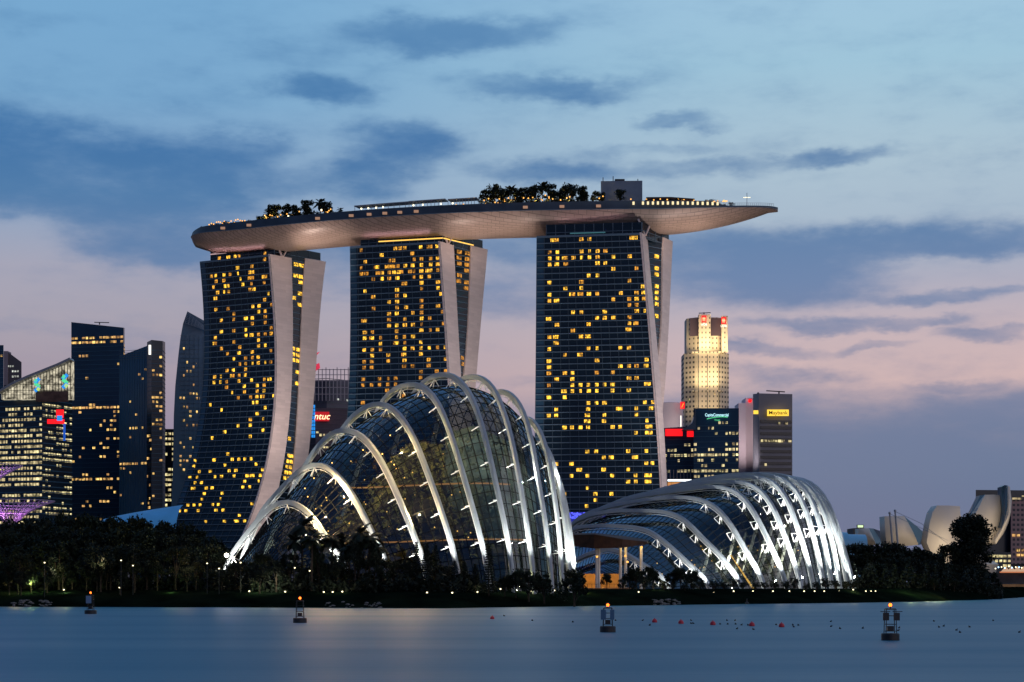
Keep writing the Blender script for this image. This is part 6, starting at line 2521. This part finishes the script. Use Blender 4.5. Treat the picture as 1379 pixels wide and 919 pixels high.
light('POINT', q + Vector((1.2, 0, .4)), 2500, (1, .93, .8), shadow_soft_size=.4)
# up-lit greenery
for px, py, e, col in ((20, 783, 220, (1, .75, .3)), (40, 786, 240, (.7, 1, .3)), (47, 784, 160, (.7, 1, .3)), (88, 796, 120, (.8, 1, .4)), (230, 797, 100, (.7, 1, .3)), (345, 790, 100, (.9, 1, .5)), (370, 786, 150, (1, .95, .7)), (1228, 786, 320, (.8, 1, .35)), (1250, 782, 220, (1, .9, .5)),
                       (1262, 776, 260, (.9, 1, .5)), (1276, 795, 260, (1, .6, .2)), (135, 756, 150, (1, .75, .4)), (250, 757, 150, (1, .7, .4)), (75, 765, 120, (1, .8, .5)), (885, 786, 120, (1, .85, .5)), (705, 790, 160, (1, .9, .4)), (790, 792, 140, (1, .85, .3)), (1150, 792, 160, (1, .85, .4))):
    D = 433 if px < 520 else (441 if px < 800 else 0)
    x = XY(px, D or 520)[0]
    y = shore_y(x) + 21
    x = XY(px, y)[0]
    light('POINT', (x, y, max(ZZ(py, y), ground_z(x, y) + .5)), e * 4, col, shadow_soft_size=.12)

# ------------------------------------------------------------------ buoys
buoy_dark = mat('buoy_black', (.015, .015, .018), .5, 0, .4, .3, 2)
panel_b = mat('buoy_panel_blue', (.03, .10, .20), .4)


def buoy(px, yw, label, panels, H=3.6, R=.93, post_h=None):
    D = CAMZ * FPX / (yw - HOR)
    x, y = XY(px, D)
    rt = thing('navigation_buoy', label, 'buoy', (x, y, 0), 'lit buoys on the bay')
    mb = MB()
    mb.lathe([(.05, -.5), (R * .95, -.5), (R, -.35), (R, .62), (R * .94, .72), (.05, .74)], (x, y, 0), 28)
    mb.build('float', buoy_dark, rt)
    mb = MB()
    ht = H - .75
    for sx_ in (-1, 1):
        for sy_ in (-1, 1):
            mb.tube([(x + sx_ * .55, y + sy_ * .5, .7), (x + sx_ * .48, y + sy_ * .42, .72 + ht * .82)], .045, 6)
    for z in (.95, 1.65, .72 + ht * .6, .72 + ht * .82):
        for a_, b2 in (((-.53, -.46), (.53, -.46)), ((.53, -.46), (.53, .46)), ((.53, .46), (-.53, .46)), ((-.53, .46), (-.53, -.46))):
            mb.beam((x + a_[0], y + a_[1], z), (x + b2[0], y + b2[1], z), .06, .06)
    mb.build('frame', buoy_dark, rt)
    mb = MB()
    mb.box((x, y, 1.22), (.62, .55, .50))
    mb.build('battery_box', buoy_dark, rt)
    for (dx, z0, z1, w_, m_) in panels:
        mb = MB()
        mb.box((x + dx, y - .5, (z0 + z1) / 2), (w_, .10, z1 - z0))
        mb.build('solar_panel', m_, rt)
    mb = MB()
    zt_ = .72 + ht * .82
    mb.box((x, y, zt_ + .05), (.95, .85, .10))
    mb.tube([(x, y, zt_), (x, y, H - .28)], .07, 8)
    mb.build('platform', buoy_dark, rt)
    mb = MB()
    mb.lathe([(.02, -.17), (.15, -.13), (.17, .05), (.10, .16), (.02, .18)], (x, y, H - .12), 12)
    mb.build('lantern', M['lamp_amber'], rt)
    mb = MB()
    mb.lathe([(.02, .18), (.13, .2), (.10, .30), (.02, .32)], (x, y, H - .12), 10)
    for k in range(4):
        a = k * math.pi / 2
        mb.tube([(x + .19 * math.cos(a), y + .19 * math.sin(a), H - .32), (x + .19 * math.cos(a), y + .19 * math.sin(a), H + .1)], .015, 4)
    mb.build('lantern_guard', buoy_dark, rt)
    light('POINT', (x, y - .35, H - .05), 25, (1, .35, .06), shadow_soft_size=.15)
    return rt


buoy(1199, 862.5, 'nearest black buoy at right, with two dark side boxes under a broad top', [(-.55, 2.05, 2.85, .62, buoy_dark), (.55, 2.05, 2.85, .62, buoy_dark), (-.62, 2.93, 3.0, 1.0, buoy_dark), (.62, 2.93, 3.0, 1.0, buoy_dark)], 3.75)
buoy(818.5, 851.5, 'black buoy below the gap between the domes, with two tall blue panels', [(-.55, 1.5, 2.7, .62, panel_b), (.5, 1.5, 2.7, .50, panel_b)], 3.35, .95)
buoy(404, 839, 'black buoy with an open frame and high lamp below the tall dome palms', [], 3.75, 1.02)
buoy(122, 827, 'farthest left black buoy with one pale blue panel box', [(-.25, 2.0, 3.4, 1.0, mat('buoy_panel_pale', (.12, .2, .32), .4))], 4.1, 1.12)
sbu = thing('small_buoy', 'tiny dark buoy near the shore below the low dome', 'buoy', tuple(XY(1005.8, 484)) + (0,))
x, y = XY(1005.8, 484)
mb = MB()
mb.lathe([(.05, -.3), (.55, -.2), (.55, .45), (.2, .6), (.12, 1.4), (.02, 1.5)], (x, y, 0), 12)
mb.build('float', buoy_dark, sbu)
red_f = mat('red_float', (.45, .012, .03), .4)
for n_, (px, py) in enumerate([(663, 832.5), (881.5, 837), (917, 838.8), (960, 840.5), (1012.5, 842), (1052.5, 843.3)]):
    D = CAMZ * FPX / (py + 1.5 - HOR)
    x, y = XY(px, D)
    if n_ == 0:
        mb = MB()
        mb.lathe([(.02, -.34), (.24, -.26), (.36, -.05), (.36, .12), (.26, .32), (.10, .40), (.02, .41)], (0, 0, .1), 14)
        mb.lathe([(.05, .4), (.06, .5), (.02, .52)], (0, 0, .1), 6)
        rf = mb.build('red_float', red_f, None, True)
        rf.location = (x, y, 0)
        tag(rf, 'single red float lying apart, below the tall dome feet', 'float', 'red floats on the bay')
        rf0 = rf
    else:
        o = rf0.copy()
        C.objects.link(o)
        o.location = (x, y, 0)
        o.scale = [1, 1, 1.05, 1.2, 1.1][n_ - 1:n_] * 3 if False else (1.1, 1.1, 1.1)
        o['label'] = ('leftmost', 'second from the left', 'middle', 'fourth from the left', 'rightmost')[n_ - 1] + ' of the five red floats strung below the low dome'
mb = MB()
mb.lathe([(.02, -.15), (.14, -.06), (.16, .06), (.08, .15), (.02, .17)], (0, 0, .02), 8)
mb.ball((.13, 0, .2), .06, 0, 6)
sf = mb.build('dark_float', buoy_dark, None, True)
tag(sf, 'tiny dark float speck drifting on the open water', 'float', 'tiny dark floats on the bay')
SPECK = crop(850, 760, 3.4475, [(53, 263), (86, 285), (279, 263), (279, 277), (289, 277), (413, 280), (445, 263), (448, 280), (482, 263), (485, 280), (491, 302), (512, 284), (543, 285), (568, 305), (673, 283), (751, 284), (755, 293), (776, 285), (927, 268), (928, 291), (970, 301), (1075, 299)]) + \
    crop(580, 740, 4.31, [(427, 388), (590, 415), (825, 424), (1073, 415), (1230, 415), (1271, 443)]) + crop(1100, 780, 4.943, [(780, 283), (814, 323), (844, 316), (929, 343), (953, 358), (1017, 322), (1174, 279), (1348, 357), (548, 328), (542, 346)])
for n_, (px, py) in enumerate(SPECK):
    D = CAMZ * FPX / (py - HOR)
    o = sf if n_ == 0 else sf.copy()
    if n_:
        C.objects.link(o)
    o.location = tuple(XY(px, D)) + (0,)
    o.rotation_euler = (0, 0, rnd.uniform(0, 6.28))

# prototypes never used are removed
for p in proto_b + proto_p + proto_c + bush_p + [dp, db, db2]:
    if p.name not in used:
        for ch in list(p.children):
            bpy.data.objects.remove(ch)
        bpy.data.objects.remove(p)
